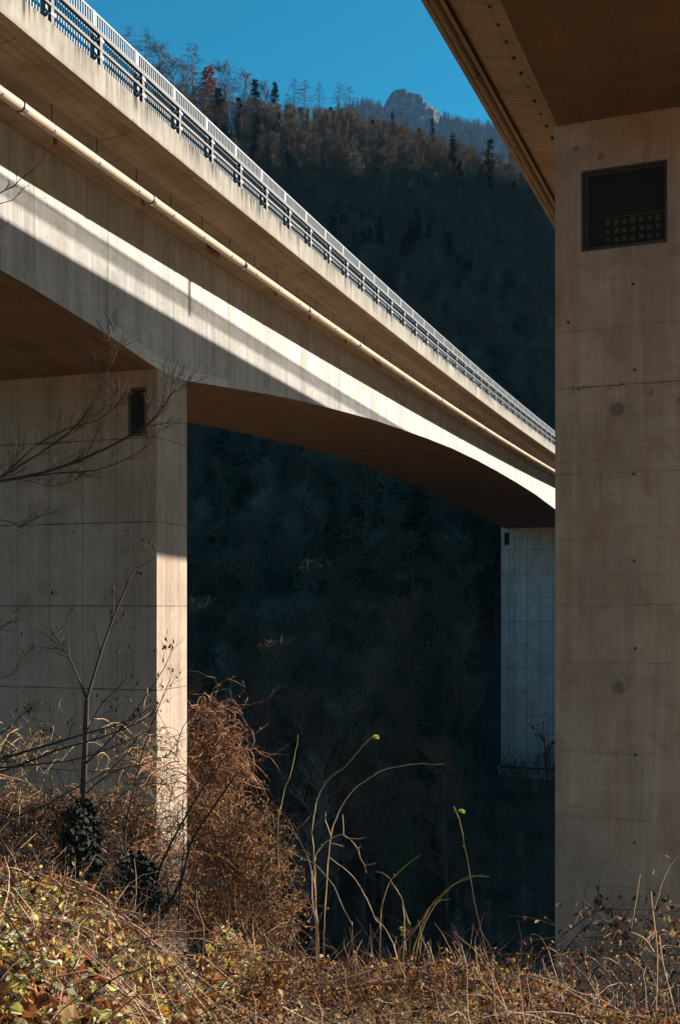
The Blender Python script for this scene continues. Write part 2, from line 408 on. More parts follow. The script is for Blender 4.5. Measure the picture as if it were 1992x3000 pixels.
# opening reveals
for a,b2 in (((hx0,hz0),(hx1,hz0)),((hx1,hz0),(hx1,hz1)),((hx1,hz1),(hx0,hz1)),((hx0,hz1),(hx0,hz0))):
    mb.quad(fr.p(a[0],0,a[1]),fr.p(b2[0],0,b2[1]),fr.p(b2[0],-.5,b2[1]),fr.p(a[0],-.5,a[1]),0,[(0,0),(.5,0),(.5,.5),(0,.5)])
fr.rect(mb,hx0,hx1,hz0,hz1,-.5,2)  # back wall coloured near-black for the dark inside the hollow pier
for z in (5.15,2.60,.05,-2.5,-5.05,-7.6,-10.1):
    fr.rect(mb,0,fr.L,z-.018,z+.018,.003,1); si.rect(mb,0,si.L,z-.013,z+.013,.003,1)
for x in (1.37,1.95,2.55,3.73,4.91,6.09,7.27): 
    if x==1.95: fr.rect(mb,x-.004,x+.004,6.7,ztop,.002,1); continue
    fr.rect(mb,x-.008,x+.008,zb,ztop,.002,1)
fr.rect(mb,.80,.808,zb,5.1,.002,1)
for x in (.62,.86,1.42): si.rect(mb,x-.007,x+.007,zb,ztop-.02,.002,1)
for z in (6.9,5.9,4.5,3.25,1.9,.7,-.6,-1.8,-3.1,-4.4):
    for x in (1.37,2.55,3.73,4.91,6.09,.8): fr.disc(mb,x,z,.022,.005,2)
    for x in (.62,.86,1.42): si.disc(mb,x,z-.1,.018,.005,2)
for z in (2.35,-2.7):
    for x in (1.0,2.9,4.7): fr.disc(mb,x,z,.03,.006,2)
    for x in (.4,1.6): si.disc(mb,x,z,.024,.006,2)
pier1=build_at(mb,'pier',[m_pier,m_joint,m_hole],br)
def pierpart(mb,name,mats): 
    return sub(mb,name,mats,pier1)
mb=MB()
w=.085
fr.box(mb,hx0-.0,hx0+w,hz0,hz1,-.02,.012,0); fr.box(mb,hx1-w,hx1,hz0,hz1,-.02,.012,0); fr.box(mb,hx0+w,hx1-w,hz0,hz0+w,-.02,.012,0); fr.box(mb,hx0+w,hx1-w,hz1-w,hz1,-.02,.012,0)
for i in range(1,24):
    x=hx0+w+(hx1-hx0-2*w)*i/24; fr.rect(mb,x-.004,x+.004,hz0+w,hz1-w,-.01,1)
for i in range(1,60):
    z=hz0+w+(hz1-hz0-2*w)*i/60; fr.rect(mb,hx0+w,hx1-w,z-.004,z+.004,-.012,1)
pierpart(mb,'hatch_grille',[m_hatchL,m_mesh])
# far pier
s2=98.6; WCf=WC
c=pier_corners(s2,s2+2,WB,WCf+.6); mb=MB(); ztop=Z0+G*s2-4.72; zb=-17.25
h2=TH+KAP*s2; fr2=Face(c[1],c[0],(-math.sin(h2),-math.cos(h2))); 
fr2.rect(mb,0,fr2.L,zb,ztop+.25,0,0)
face(mb,c[0],c[3],zb,ztop+.2); face(mb,c[1],c[2],zb,ztop+.2); face(mb,c[2],c[3],zb,ztop+.2)
zs=[6.25,3.62,1.08,-1.47,-4.0,-6.5,-9.0,-11.6,-14.2]
for i,z in enumerate(zs): fr2.rect(mb,0,fr2.L,z-(.03 if i%2 else .02),z+.02,.006,1)
for x in (.9,1.45,2.85,4.25,5.65,7.05): fr2.rect(mb,x-.025,x+.025,zb,ztop,.004,1)
for z in zs[1::2]:
    for x in (1.15,3.1,5.3): fr2.disc(mb,x,z-.25,.05,.008,2,6); fr2.disc(mb,x,z+1.5,.05,.008,2,6)
# tone bands of the separate pours
fr2.rect(mb,.0,fr2.L,-11.57,-9.0+2.5,.002,3)
# footing
fr2.box(mb,-.3,fr2.L+.3,-19.5,-17.25,-2.2,.12,0)
fr2.rect(mb,-.05,fr2.L,-17.42,-17.2,.125,2)
pier2=build_at(mb,'pier',[m_pierfar,m_joint,m_hole,m_pierfar],br)
tag(pier2,'distant blue-grey slab pier across the valley')
def p2(mb,name,mats): return sub(mb,name,mats,pier2)
mb=MB(); fr2.box(mb,.36,.92,6.78,8.13,.0,.03,0); fr2.box(mb,.40,.86,6.83,8.08,.03,.035,1); p2(mb,'hatch_grille',[m_frame,m_dark])  # flat near-black plate paints the dark of the hatch opening
mb=MB(); fr2.box(mb,4.25,4.85,-15.55,-14.6,0,.06,0); fr2.box(mb,4.33,4.77,-15.45,-14.7,.06,.08,1); p2(mb,'service_door',[m_graf,m_bluepanel])
mb=MB()
for k in range(6): fr2.box(mb,4.35,4.75,-15.8-.28*k,-15.76-.28*k,.0,.12,0)
p2(mb,'ladder_rungs',m_collar)
mb=MB(); random.seed(5)
for x in (1.3,2.4,3.5,4.6,5.7,6.8):
    for k in range(3): fr2.box(mb,x+random.uniform(-.25,.0),x+random.uniform(.15,.4),-18.1+.22*k,-17.95+.22*k,.12,.128+.002*k,random.choice((0,1)))
p2(mb,'graffiti',[m_graf,m_bluepanel])
# ------------------------------------------------------------------ right bridge
KS=1.12; TR=math.atan(.394); XR=-6.88*KS; cr,sr=math.cos(TR),math.sin(TR)
def RP(s,d,z): return (XR+s*sr+d*cr, s*cr-d*sr, z)
ZE=11.77*KS; ZTOP=ZE+.70; ZBOX=9.2*KS; DWEB=(-.4597*ZBOX-XR)*cr; WR=11.15; DWEB2=WR-2.95
def sR(y,d): return (y+d*sr)/cr
PY=ZBOX/.435; sp0=sR(PY,DWEB)
rb=empty('concrete_viaduct',RP(sp0+1,(DWEB+DWEB2)/2,-12))
tag(rb,'shaded brown concrete viaduct overhead at right with a square mesh vent in its pier','bridge')
root2=Vector(rb.location)
RS=[-40+5*i for i in range(46)]
def boxR(s):   # girder depth grows a little towards the pier
    return ZBOX
def stripR(mb,a,b,mi=0,S=None):
    S=S or RS
    for s0,s1 in zip(S,S[1:]):
        mb.quad(RP(s0,a[0],a[1]),RP(s0,b[0],b[1]),RP(s1,b[0],b[1]),RP(s1,a[0],a[1]),mi,[(s0,a[0]+a[1]),(s0,b[0]+b[1]),(s1,b[0]+b[1]),(s1,a[0]+a[1])])
mb=MB(); ROOT=ZE-.42
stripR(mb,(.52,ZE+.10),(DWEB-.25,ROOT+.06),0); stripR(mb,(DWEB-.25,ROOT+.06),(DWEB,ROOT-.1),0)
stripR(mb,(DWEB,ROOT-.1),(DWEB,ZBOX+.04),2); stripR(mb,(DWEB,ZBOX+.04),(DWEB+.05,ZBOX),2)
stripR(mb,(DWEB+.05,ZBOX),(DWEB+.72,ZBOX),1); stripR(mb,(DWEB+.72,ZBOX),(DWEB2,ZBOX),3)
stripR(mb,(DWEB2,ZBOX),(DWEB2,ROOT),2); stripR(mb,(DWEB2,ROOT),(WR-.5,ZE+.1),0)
stripR(mb,(.5,ZTOP-.02),(WR-.5,ZTOP-.02),4)
for s in RS: 
    s+=1.3
    for s in (s,s+2.5): mb.quad(RP(s,.56,ZE+.088),RP(s,DWEB-.3,ROOT+.068),RP(s+.02,DWEB-.3,ROOT+.068),RP(s+.02,.56,ZE+.088),5)
for dd in (1.9,2.28):
    zz=ZE+.10+(ROOT+.06-ZE-.10)*(dd-.52)/(DWEB-.25-.52)-.006
    stripR(mb,(dd,zz),(dd+.012,zz-.0005),5)
stripR(mb,(DWEB+.71,ZBOX-.004),(DWEB+.725,ZBOX-.004),5)
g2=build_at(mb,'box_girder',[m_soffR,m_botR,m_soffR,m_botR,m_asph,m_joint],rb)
tag(g2,None)
def sub2(mb,name,mats,parent,smooth=False):
    mb.v=[(v[0]-root2.x,v[1]-root2.y,v[2]-root2.z) for v in mb.v]; return mb.build(name,mats,parent,smooth)
# anchor pockets along the cantilever near the web
dA=1.38; zA=ZE+.10+(ROOT+.06-ZE-.10)*(dA-.52)/(DWEB-.25-.52)
# place the row so that it converges on the measured line; spacing 0.72 m
proto=None
for i in range(34):
    s=12.0+.80*i
    if proto is None:
        q=MB(); random.seed(8)
        q.add([(.07*math.cos(k*math.pi/4),.075*math.sin(k*math.pi/4),-.004) for k in range(8)],[tuple(range(8))],0)
        q.tube([(0,0,-.004),(.0,.0,-.05),(.01,.01,-.075)],[.05,.035,.012],6,0,True)
        proto=q.build('anchor_pocket',m_hole,g2); o=proto
    else:
        o=proto.copy(); COL.objects.link(o); o.parent=g2
    random.seed(100+i)
    o.location=Vector(RP(s,dA,zA))-root2; o.rotation_euler=(0,0,random.random()*.6); k=random.uniform(.6,1.1); o.scale=(k,k,k)
# edge beam with drip rib, slot and edge pipe
mb=MB()
stripR(mb,(0,ZTOP),(0,ZE),0); stripR(mb,(0,ZE),(.10,ZE-.0),1); stripR(mb,(.10,ZE),(.14,ZE+.06),1); stripR(mb,(.14,ZE+.06),(.30,ZE+.06),1)
stripR(mb,(.30,ZE+.06),(.31,ZE+.12),2); stripR(mb,(.31,ZE+.12),(.335,ZE+.12),2); stripR(mb,(.335,ZE+.12),(.345,ZE+.03),2)
stripR(mb,(.345,ZE+.03),(.45,ZE+.03),1); stripR(mb,(.45,ZE+.03),(.465,ZE+.09),2); stripR(mb,(.465,ZE+.09),(.50,ZE+.095),2); stripR(mb,(.50,ZE+.095),(.52,ZE+.06),1); stripR(mb,(.52,ZE+.06),(.525,ZE+.1),1)
stripR(mb,(0,ZTOP),(.5,ZTOP+.0),0); build_at(mb,'edge_beam',[m_fascia,m_soffR,m_hole],rb); mb=MB(); stripR(mb,(WR-.5,ZTOP),(WR,ZTOP),0); stripR(mb,(WR,ZTOP),(WR,ZE),0); stripR(mb,(WR,ZE),(WR-.5,ZE),1); stripR(mb,(WR-.5,ZE),(WR-.5,ZE+.12),1)
build_at(mb,'edge_beam',[m_fascia,m_soffR,m_hole],rb)
mb=MB()
mb.tube([RP(s,.22,ZE+.035) for s in (-10,5,20,35,50,65,80)],.062,12,0)
for s in [2+4.6*i for i in range(16)]: mb.tube([RP(s-.06,.22,ZE+.035),RP(s+.06,.22,ZE+.035)],.078,12,1,True)
build_at(mb,'edge_pipe',[m_soffR,m_stub],rb,True)
# railing of the right bridge (throws the soft bands on the other bridge)
mb=MB()
s=-20.0
while s<110:
    fR=lambda x,y,z,s=s: RP(s+x,y,ZTOP+z)
    for i in range(30):
        x=.03+1.94*i/29; mb.box(fR,x-.012,x+.012,.165,.190,.58,1.06,1)
    s+=2
def barR(d0,d1,z0,z1):
    for (a,b) in zip(RS,RS[1:]):
        mb.box(lambda x,y,z:RP(x,y,ZTOP+z),a,b,d0,d1,z0,z1,0)
barR(.15,.20,1.05,1.09)
for z_ in (.14,.26,.38,.50): barR(.16,.18,z_,z_+.022)
# one sign post standing on the edge
pl=Vector(LP(s_of_u(561,WB),WB,-2.1)); tt=0
P0=Vector((XR,0,0)); nrm=Vector((cr,-sr,0)); sdv=Vector((.931,.364,.348))
tt=(P0+nrm*.15-pl).dot(nrm)/sdv.dot(nrm); q_=pl+sdv*tt; s_=(q_-P0).dot(Vector((sr,cr,0)))
mb.box(lambda x,y,z:RP(s_+x,.15+y,ZTOP+z),-.05,.05,.10,.16,.5,1.75,0)
rr=build_at(mb,'railing',[m_galv,m_bars],rb)
# right pier
def RC(s,d): p=RP(s,d,0); return (p[0],p[1])
A=RC(sp0,DWEB); B=RC(sp0,DWEB2); C=RC(sp0+2.1,DWEB2); D=RC(sp0+2.1,DWEB)
fp=Face(A,B,(-sr,-cr)); mb=MB(); ZT,ZBm=ZBOX+.0,-12
hx0,hx1,hz0,hz1=.565,2.31,7.55,9.25
t=.03
for (x0,x1,z0,z1) in ((t,hx0,ZBm,ZT),(hx1,fp.L,ZBm,ZT),(hx0,hx1,ZBm,hz0),(hx0,hx1,hz1,ZT)): fp.rect(mb,x0,x1,z0,z1,0,0)
# chamfered arris
mb.quad(fp.p(0,-t,ZBm),fp.p(t,0,ZBm),fp.p(t,0,ZT),fp.p(0,-t,ZT),3,[(0,ZBm),(.04,ZBm),(.04,ZT),(0,ZT)])
mb.quad(fp.p(0,-t,ZBm),fp.p(0,-2.1,ZBm),fp.p(0,-2.1,ZT),fp.p(0,-t,ZT),3,[(0,ZBm),(2,ZBm),(2,ZT),(0,ZT)])
face(mb,B,C,ZBm,ZT); face(mb,C,D,ZBm,ZT)
DP=.30
for a,b2 in (((hx0,hz0),(hx1,hz0)),((hx1,hz0),(hx1,hz1)),((hx1,hz1),(hx0,hz1)),((hx0,hz1),(hx0,hz0))):
    mb.quad(fp.p(a[0],0,a[1]),fp.p(b2[0],0,b2[1]),fp.p(b2[0],-DP,b2[1]),fp.p(a[0],-DP,a[1]),0,[(0,0),(.5,0),(.5,.5),(0,.5)])
fp.rect(mb,hx0,hx1,hz0,hz1,-DP,2)  # recess back painted near-black, standing in for the unlit interior
def zR(v,u=1640): # joint height on the pier face for an image row
    x=(u-CX)/F; # solve along face
    a=Vector(A); e=fp.e; tt=(x*a.y-a.x)/(e.x-x*e.y); y=a.y+e.y*tt; return (HV-v)/F*y
random.seed(12)
for v,w in ((785,.006),(974,.012),(1140,.02),(1392,.010),(1580,.006),(1771,.010),(1939,.009),(2003,.005),(2200,.008),(2388,.011),(2583,.012),(2780,.010)):
    z=zR(v); x=t
    while x<fp.L:   # slightly uneven, interrupted pour line
        L=random.uniform(.3,1.1); ww=w*random.uniform(.35,1.2)
        if not (hz0<z<hz1 and x+L>hx0 and x<hx1): fp.rect(mb,x,min(x+L,fp.L),z-ww/2+random.uniform(-.003,.003),z+ww/2,.003,1)
        x+=L
zq=zR(1140)
for i in range(90): # broken mortar along one joint
    fp.disc(mb,random.uniform(.1,3.4),zq+random.uniform(-.07,.03),random.uniform(.006,.02),.004,1,5,.8)
def upx(u,v): 
    x=(u-CX)/F; a=Vector(A); e=fp.e; tt=(x*a.y-a.x)/(e.x-x*e.y); y=a.y+e.y*tt; return tt,(HV-v)/F*y
for u,v in ((1858,1083),(1860,1899),(1857,1643),(1855,1388),(1860,2212),(1858,2469),(1854,832)):
    x,z=upx(u,v); fp.disc(mb,x,z,.036,.004,1,10); fp.disc(mb,x+.004,z-.004,.02,.006,2,8)
x,z=upx(1664,945); fp.disc(mb,x,z,.035,.005,2,8)
for (u,v,r) in ((1807,1200,.16),(1810,2015,.15),(1760,459,.085),(1685,437,.07),(1905,1150,.05),(1990,1172,.06)):
    x,z=upx(u,v)
    vs=[]; 
    fp.disc(mb,x,z,r*.9,.0035,4,28,.28)
m_patchs=simple('damp grey blotch',(.20,.15,.115),.9,var=.2,scale=20)
pierR=build_at(mb,'pier',[m_pierR,m_joint,m_hole,m_pierR,m_patchs],rb)
# hatch: frame, mesh, ochre light patches behind
fw=.085; mb=MB()
fp.box(mb,hx0,hx1,hz1-fw*.6,hz1,-.015,.02,0); fp.box(mb,hx0,hx1,hz0,hz0+fw*.75,-.015,.02,0); fp.box(mb,hx0,hx0+fw*.5,hz0+fw*.75,hz1-fw*.6,-.015,.02,0); fp.box(mb,hx1-fw*.6,hx1,hz0+fw*.75,hz1-fw*.6,-.015,.02,0)
for x,z in ((.8,hz1-.02),(1.45,hz1-.02),(2.1,hz1-.02),(.8,hz0+.03),(1.45,hz0+.03),(2.1,hz0+.03),(hx0+.02,7.9),(hx0+.02,8.8),(hx1-.02,7.9),(hx1-.02,8.9)): fp.disc(mb,x,z,.016,.023,1,6)
hf=sub2(mb,'vent_frame',[m_frame,m_hole],pierR)
mb=MB(); P=.028; n=int((hx1-hx0)/P)
for i in range(1,n): fp.rect(mb,hx0+i*P-.0045,hx0+i*P+.0045,hz0+.05,hz1-.04,-.004,0)
for i in range(1,int((hz1-hz0)/P)): fp.rect(mb,hx0+.03,hx1-.03,hz0+i*P-.0045,hz0+i*P+.0045,-.006,0)
sub2(mb,'vent_mesh',m_mesh,pierR)
mb=MB()
for i in range(7):  # pale boxes painted in for light passing through the pier
    for j in range(3):
        x=1.04+.17*i; z=7.72+.185*j
        a_,b_=random.uniform(0,.03),random.uniform(0,.035); fp.box(mb,x+a_*.5,x+.105-b_*.4,z+a_,z+.125-b_,-.2,-.17,0)
fp.box(mb,1.02,2.24,8.25,8.262,-.17,-.16,0); fp.box(mb,hx0+.05,hx0+.13,hz0+.05,hz1-.05,-.12,-.05,1)
fp.box(mb,hx0+.13,hx1-.05,hz1-.08,hz1-.05,-.12,-.05,1)  # border strips coloured paler, as recess edges catching light
sub2(mb,'vent_light_patches',[m_lightpatch,m_patch],pierR)
# ------------------------------------------------------------------ terrain
def lerpt(T,x):
    if x<=T[0][0]: return T[0][1]
    for (a,za),(b,zb) in zip(T,T[1:]):
        if x<=b: return za+(zb-za)*(x-a)/(b-a)
    return T[-1][1]
TY=[(-3000,500),(-300,60),(-60,8),(-15,0.2),(-5,-1.4),(0,-1.70),(3,-1.75),(5,-2.2),(7,-3.4),(10,-4.8),(15,-6.8),(24,-9.3),(34,-12),(50,-20),(75,-33),(90,-30),(100,-25.8),(110,-20.3),(116,-18.5),(123,-18.2),(130,-15),(150,-4),(200,26),(300,88),(400,152),(470,204),(500,212),(600,206),(1000,230),(1500,300),(4000,600)]
TX=[(-1500,260),(-400,70),(-150,26),(-88,8),(-44,-4),(-20,0),(0,-6),(30,-17),(72,-30),(150,-60),(400,-90),(1500,-60)]
SX,SY=.931,.364
def terr(x,y):
    z=lerpt(TY,y)+lerpt(TX,x)*sstep(y,220,470)
    if y>130: z+=6*noise.noise(Vector((x*.012,y*.012,0)))*min(1,(y-130)/60)+2*noise.noise(Vector((x*.05,y*.05,3)))
    elif y>9: z+=.5*noise.noise(Vector((x*.15,y*.15,0)))
    q=SX*x+SY*y; p=-SY*x+SX*y
    if q>200:
        z+=(215+70*(1-sstep(p,230,360))-70*sstep(p,330,430))*sstep(p,90,180)*sstep(q,330,640)*(1+.10*noise.noise(Vector((x*.006,y*.006,5))))  # unseen ridge on the right, raised to shade the lower slope
    if q>90: k=sstep(p,50,66)*sstep(q,105,190)+sstep(p,100,150)*sstep(q,150,300)*1.2; z=max(z,z+(48-z)*k) if z<48+60*k else z  # unseen near spur, shaped to keep the valley floor in shade
    if q>150: z=max(z,240*sstep(p,95,150)*sstep(q,170,300)*(1-sstep(p,270,345)))  # second unseen spur, added to shade the valley trees
    return z
def axis(lim,fine,n,c=0):
    k=math.asinh(lim/fine); return [c+fine*math.sinh(k*(2*i/n-1)) for i in range(n+1)]
gx=axis(1800,14,150); gy=[-1200,-900,-600,-300,-120,-60,-30,-15,-8,-5,-2,0,1.5]+[3+1.0*i for i in range(30)]+[34+3*i for i in range(40)]+[156+8*i for i in range(50)]+[560+30*i for i in range(20)]+[1200,1400,1700,2200,3000,4000]
mb=MB(); mb.v=[(x,y,terr(x,y)) for y in gy for x in gx]; nx=len(gx)
for j in range(len(gy)-1):
    for i in range(nx-1):
        a=j*nx+i; mb.f.append([a,a+1,a+nx+1,a+nx]); mb.m.append(1 if gy[j]<58 else 0); mb.uv.append(None)
m_bank=simple('dry grass bounce bank',(.22,.145,.08),.95,var=.4,scale=.8)  # near ground made pale to bounce warm light onto web and soffits
m_ground=simple('leaf litter soil',(.05,.034,.023),.95,var=.5,scale=.35)
tag(mb.build('ground',[m_ground,m_bank],None,True),kind='structure')
# ---- far rocky mountain
def ridge(x):
    return lerpt([(-1800,720),(-900,840),(-300,1040),(-60,1128),(0,1146),(30,1152),(52,1163),(80,1160),(97,1150),(105,1157),(110,1174),(125,1187),(149,1194),(172,1182),(192,1173),(212,1157),(228,1137),(239,1127),(271,1119),(318,1110),(357,1106),(500,1085),(700,980),(1200,740),(2400,420)],x)
mb=MB(); MX=[-1450+100*i for i in range(12)]+[-250+8*i for i in range(110)]+[650+110*i for i in range(11)]; MYN=70
for j in range(MYN+1):
    t=j/MYN
    for x in MX:
        y=2550-1100*(1-t)**1.05 if t<1 else 2550
        zr=ridge(x); steep=math.exp(-((x-165)/100)**2)
        z=zr-(zr-120)*(1-t)**(1.0)*1.0
        # cliff: near the summit the face drops steeply first
        dz=steep*110*sstep(1-t,0.0,.07)*(1-sstep(1-t,.12,.5)); z-=dz
        P3=Vector((x*.012,y*.012,z*.012))
        rr_=noise.ridged_multi_fractal(P3,1.0,2.1,5,1.0,2.0)
        z+=(rr_-1.2)*30*(.15+steep)*(0 if t>.999 else 1)+5*noise.noise(P3*4)
        y+=(noise.noise(P3*2.3)*22+noise.noise(P3*7)*9)*(.3+steep)
        mb.v.append((x,y,z))
nx=len(MX)
for j in range(MYN):
    for i in range(nx-1):
        a=j*nx+i; mb.f.append([a,a+1,a+nx+1,a+nx]); mb.m.append(0); mb.uv.append(None)
b0=len(mb.v)
for x in MX: mb.v.append((x,3600,100))
for i in range(nx-1):
    a=MYN*nx+i; mb.f.append([a,a+1,b0+i+1,b0+i]); mb.m.append(0); mb.uv.append(None)
m,nt,b=newmat('mountain rock and forest'); Lk=nt.links.new
b.inputs['Roughness'].default_value=.95
g=N(nt,'ShaderNodeNewGeometry'); n1=N(nt,'ShaderNodeTexNoise'); n1.inputs['Scale'].default_value=.022; n1.inputs['Detail'].default_value=8; n1.inputs['Roughness'].default_value=.65
n2=N(nt,'ShaderNodeTexNoise'); n2.inputs['Scale'].default_value=.055; n2.inputs['Detail'].default_value=6; n2.inputs['Roughness'].default_value=.7
Lk(g.outputs['Position'],n1.inputs['Vector']); Lk(g.outputs['Position'],n2.inputs['Vector'])
sp=N(nt,'ShaderNodeSeparateXYZ'); Lk(g.outputs['Position'],sp.inputs[0])
hmask=N(nt,'ShaderNodeMapRange'); hmask.inputs['From Min'].default_value=1060; hmask.inputs['From Max'].default_value=1160; hmask.inputs['To Min'].default_value=-.16; hmask.inputs['To Max'].default_value=.20; Lk(sp.outputs[2],hmask.inputs['Value'])
ad=N(nt,'ShaderNodeMath',operation='ADD'); Lk(n1.outputs['Fac'],ad.inputs[0]); Lk(hmask.outputs[0],ad.inputs[1])
rm=N(nt,'ShaderNodeMapRange'); rm.inputs['From Min'].default_value=.50; rm.inputs['From Max'].default_value=.58; Lk(ad.outputs[0],rm.inputs['Value'])
rk=N(nt,'ShaderNodeValToRGB'); e=rk.color_ramp.elements; e[0].position=.46; e[0].color=(.008,.010,.012,1); e[1].position=.58; e[1].color=(.13,.135,.14,1); Lk(n2.outputs['Fac'],rk.inputs['Fac'])
fo=N(nt,'ShaderNodeValToRGB'); e=fo.color_ramp.elements; e[0].position=.4; e[0].color=(.012,.018,.012,1); e[1].position=.65; e[1].color=(.05,.042,.034,1); Lk(n2.outputs['Fac'],fo.inputs['Fac'])
mx=N(nt,'ShaderNodeMix',data_type='RGBA'); Lk(rm.outputs[0],mx.inputs['Factor']); Lk(fo.outputs[0],mx.inputs[6]); Lk(rk.outputs[0],mx.inputs[7]); Lk(mx.outputs[2],b.inputs['Base Color'])
tag(mb.build('mountain',m,None,False),kind='structure')
m_mt=m
hz=MB(); hz.box(ident,-1801,1801,-1201,4001,-60,1240)
mhz=bpy.data.materials.new('valley haze'); mhz.use_nodes=True; nt=mhz.node_tree; nt.nodes.remove(nt.nodes['Principled BSDF'])
pv=nt.nodes.new('ShaderNodeVolumePrincipled'); pv.inputs['Color'].default_value=(.28,.58,1,1); pv.inputs['Density'].default_value=.000045; pv.inputs['Anisotropy'].default_value=.2
nt.links.new(pv.outputs[0],nt.nodes['Material Output'].inputs['Volume'])
tag(hz.build('haze',mhz),kind='stuff')
# ------------------------------------------------------------------ forest trees
m_bark=simple('pale beech bark',(.095,.082,.07),.9,var=.4,scale=1.2)
m_barkd=simple('dark conifer bark',(.11,.08,.06),.9,var=.3,scale=1.5)
m_twigb=simple('bare brown twigs',(.115,.08,.057),.9,var=.35,scale=.3)
m_twigg=simple('bare grey twigs',(.16,.135,.11),.9,var=.3,scale=.3)
m_twigl=simple('bare larch twigs',(.13,.085,.055),.9,var=.3,scale=.3)
m_gold=simple('straw coloured twigs',(.42,.31,.18),.9,var=.3,scale=.4)
m_orange=simple('rust orange larch needles',(.42,.13,.035),.9,var=.4,scale=.8)
m_spruce=simple('dark spruce needles',(.028,.048,.022),.9,var=.5,scale=.5)
m_spruce2=simple('olive fir needles',(.06,.08,.025),.9,var=.5,scale=.5)
def beech(seed,H=24,spread=.36,m_tw=None,low=.3):
    rg=random.Random(seed); T=MB(); Cc=MB()
    pts=[Vector((0,0,-1))]; 
    for i in range(1,8):
        pts.append(Vector((rg.uniform(-.25,.25)*i*.4,rg.uniform(-.25,.25)*i*.4,H*.9*i/7)))
    rad=[.26,.23,.2,.17,.13,.09,.05,.02]; T.tube(pts,rad,6)
    def at(h): 
        f=h/(H*.9)*7; i=min(6,int(f)); return pts[i].lerp(pts[i+1],f-i)
    for k in range(30):
        h=H*rg.uniform(low,.9); a=rg.uniform(0,6.283); base=at(h)
        L=H*spread*(1.05-(h/H))*rg.uniform(.6,1.15)+1
        d=Vector((math.cos(a),math.sin(a),rg.uniform(.7,1.5))).normalized()
        lp=[base]; 
        for i in range(3): d=(d+Vector((rg.uniform(-.25,.25),rg.uniform(-.25,.25),.12))).normalized(); lp.append(lp[-1]+d*L/3)
        Cc.tube(lp,[.06+.004*L,.045,.03,.012],3)
        for m_ in range(9):
            t=rg.uniform(.15,1)*3; i=min(2,int(t)); p=lp[i].lerp(lp[i+1],t-i)
            dd=(d*.5+Vector((rg.uniform(-1,1),rg.uniform(-1,1),rg.uniform(-.1,1.1)))).normalized(); l2=rg.uniform(.9,2.6)
            q=p+dd*l2; Cc.sliver(p,dd*l2,.045)
            for n_ in range(6):
                r=p+dd*l2*rg.uniform(.2,1); d3=(dd*.7+Vector((rg.uniform(-1,1),rg.uniform(-1,1),rg.uniform(-.3,1)))).normalized()
                Cc.sliver(r,d3*rg.uniform(.6,1.6),.032)
    return T,Cc,m_bark,m_tw or m_twigb
def larch(seed,H=27,mt=None,dense=1.0,low=.35):
    rg=random.Random(seed); T=MB(); Cc=MB()
    lx,ly=rg.uniform(-.6,.6),rg.uniform(-.6,.6)
    T.tube([(0,0,-1),(lx*.3,ly*.3,H*.35),(lx*.8,ly*.7,H*.7),(lx,ly,H)],[.25,.2,.11,.02],6)
    nn=int(78*dense)
    for k in range(nn):
        f=low+(1-low)*(k/nn)+rg.uniform(-.01,.01); h=H*f; a=rg.uniform(0,6.283); L=max(0,1-f)**.75*H*.22*rg.uniform(.6,1.2)+.4
        if rg.random()<.08: continue
        base=Vector((lx*f,ly*f,h)); d=Vector((math.cos(a),math.sin(a),rg.uniform(-.12,.25)))
        p1=base+d*L*.5+Vector((0,0,-.05*L)); p2=base+d*L+Vector((0,0,.06*L))
        Cc.tube([base,p1,p2],[.04,.028,.008],3)
        for m_ in range(int(9*dense)+2):
            t=rg.uniform(.2,1); p=base.lerp(p2,t); s=rg.choice((-1,1)); side=Vector((-d.y,d.x,0))*s
            dd=(d*.8+side*rg.uniform(.2,.9)+Vector((0,0,rg.uniform(-.7,.15)))).normalized()
            Cc.sliver(p,dd*rg.uniform(.4,1.3),.035 if dense<=1 else .08)
    return T,Cc,m_barkd,mt or m_twigl
def spruce(seed,H=24,w=.15,mt=None):
    rg=random.Random(seed); T=MB(); Cc=MB(); T.tube([(0,0,-1),(0,0,H*.5),(0,0,H)],[.24,.15,.02],6)
    lev=34
    for k in range(lev):
        f=.10+.88*k/lev; h=H*f
        for j in range(rg.randint(6,8)):
            a=rg.uniform(0,6.283); L=((1-f)**.85)*H*w*rg.uniform(.65,1.2)+.35
            if rg.random()<.07: continue
            d=Vector((math.cos(a),math.sin(a),-.18)); side=Vector((-d.y,d.x,0)); p0=Vector((0,0,h+rg.uniform(-.2,.2)))
            for m_ in range(7):
                t=(m_+.6)/7; p=p0+d*L*t+Vector((0,0,.14*L*t*t))
                for sgn in (-1,1):
                    e_=(d*.9+side*sgn*rg.uniform(.5,1.0)+Vector((0,0,rg.uniform(-.6,-.05)))).normalized(); l=rg.uniform(.35,.75)*(1.25-t*.5)
                    a_=e_.cross(Vector((0,0,1)))*.13
                    Cc.add([tuple(p-a_),tuple(p+a_),tuple(p+e_*l)],[(0,1,2)])
    return T,Cc,m_barkd,mt or m_spruce
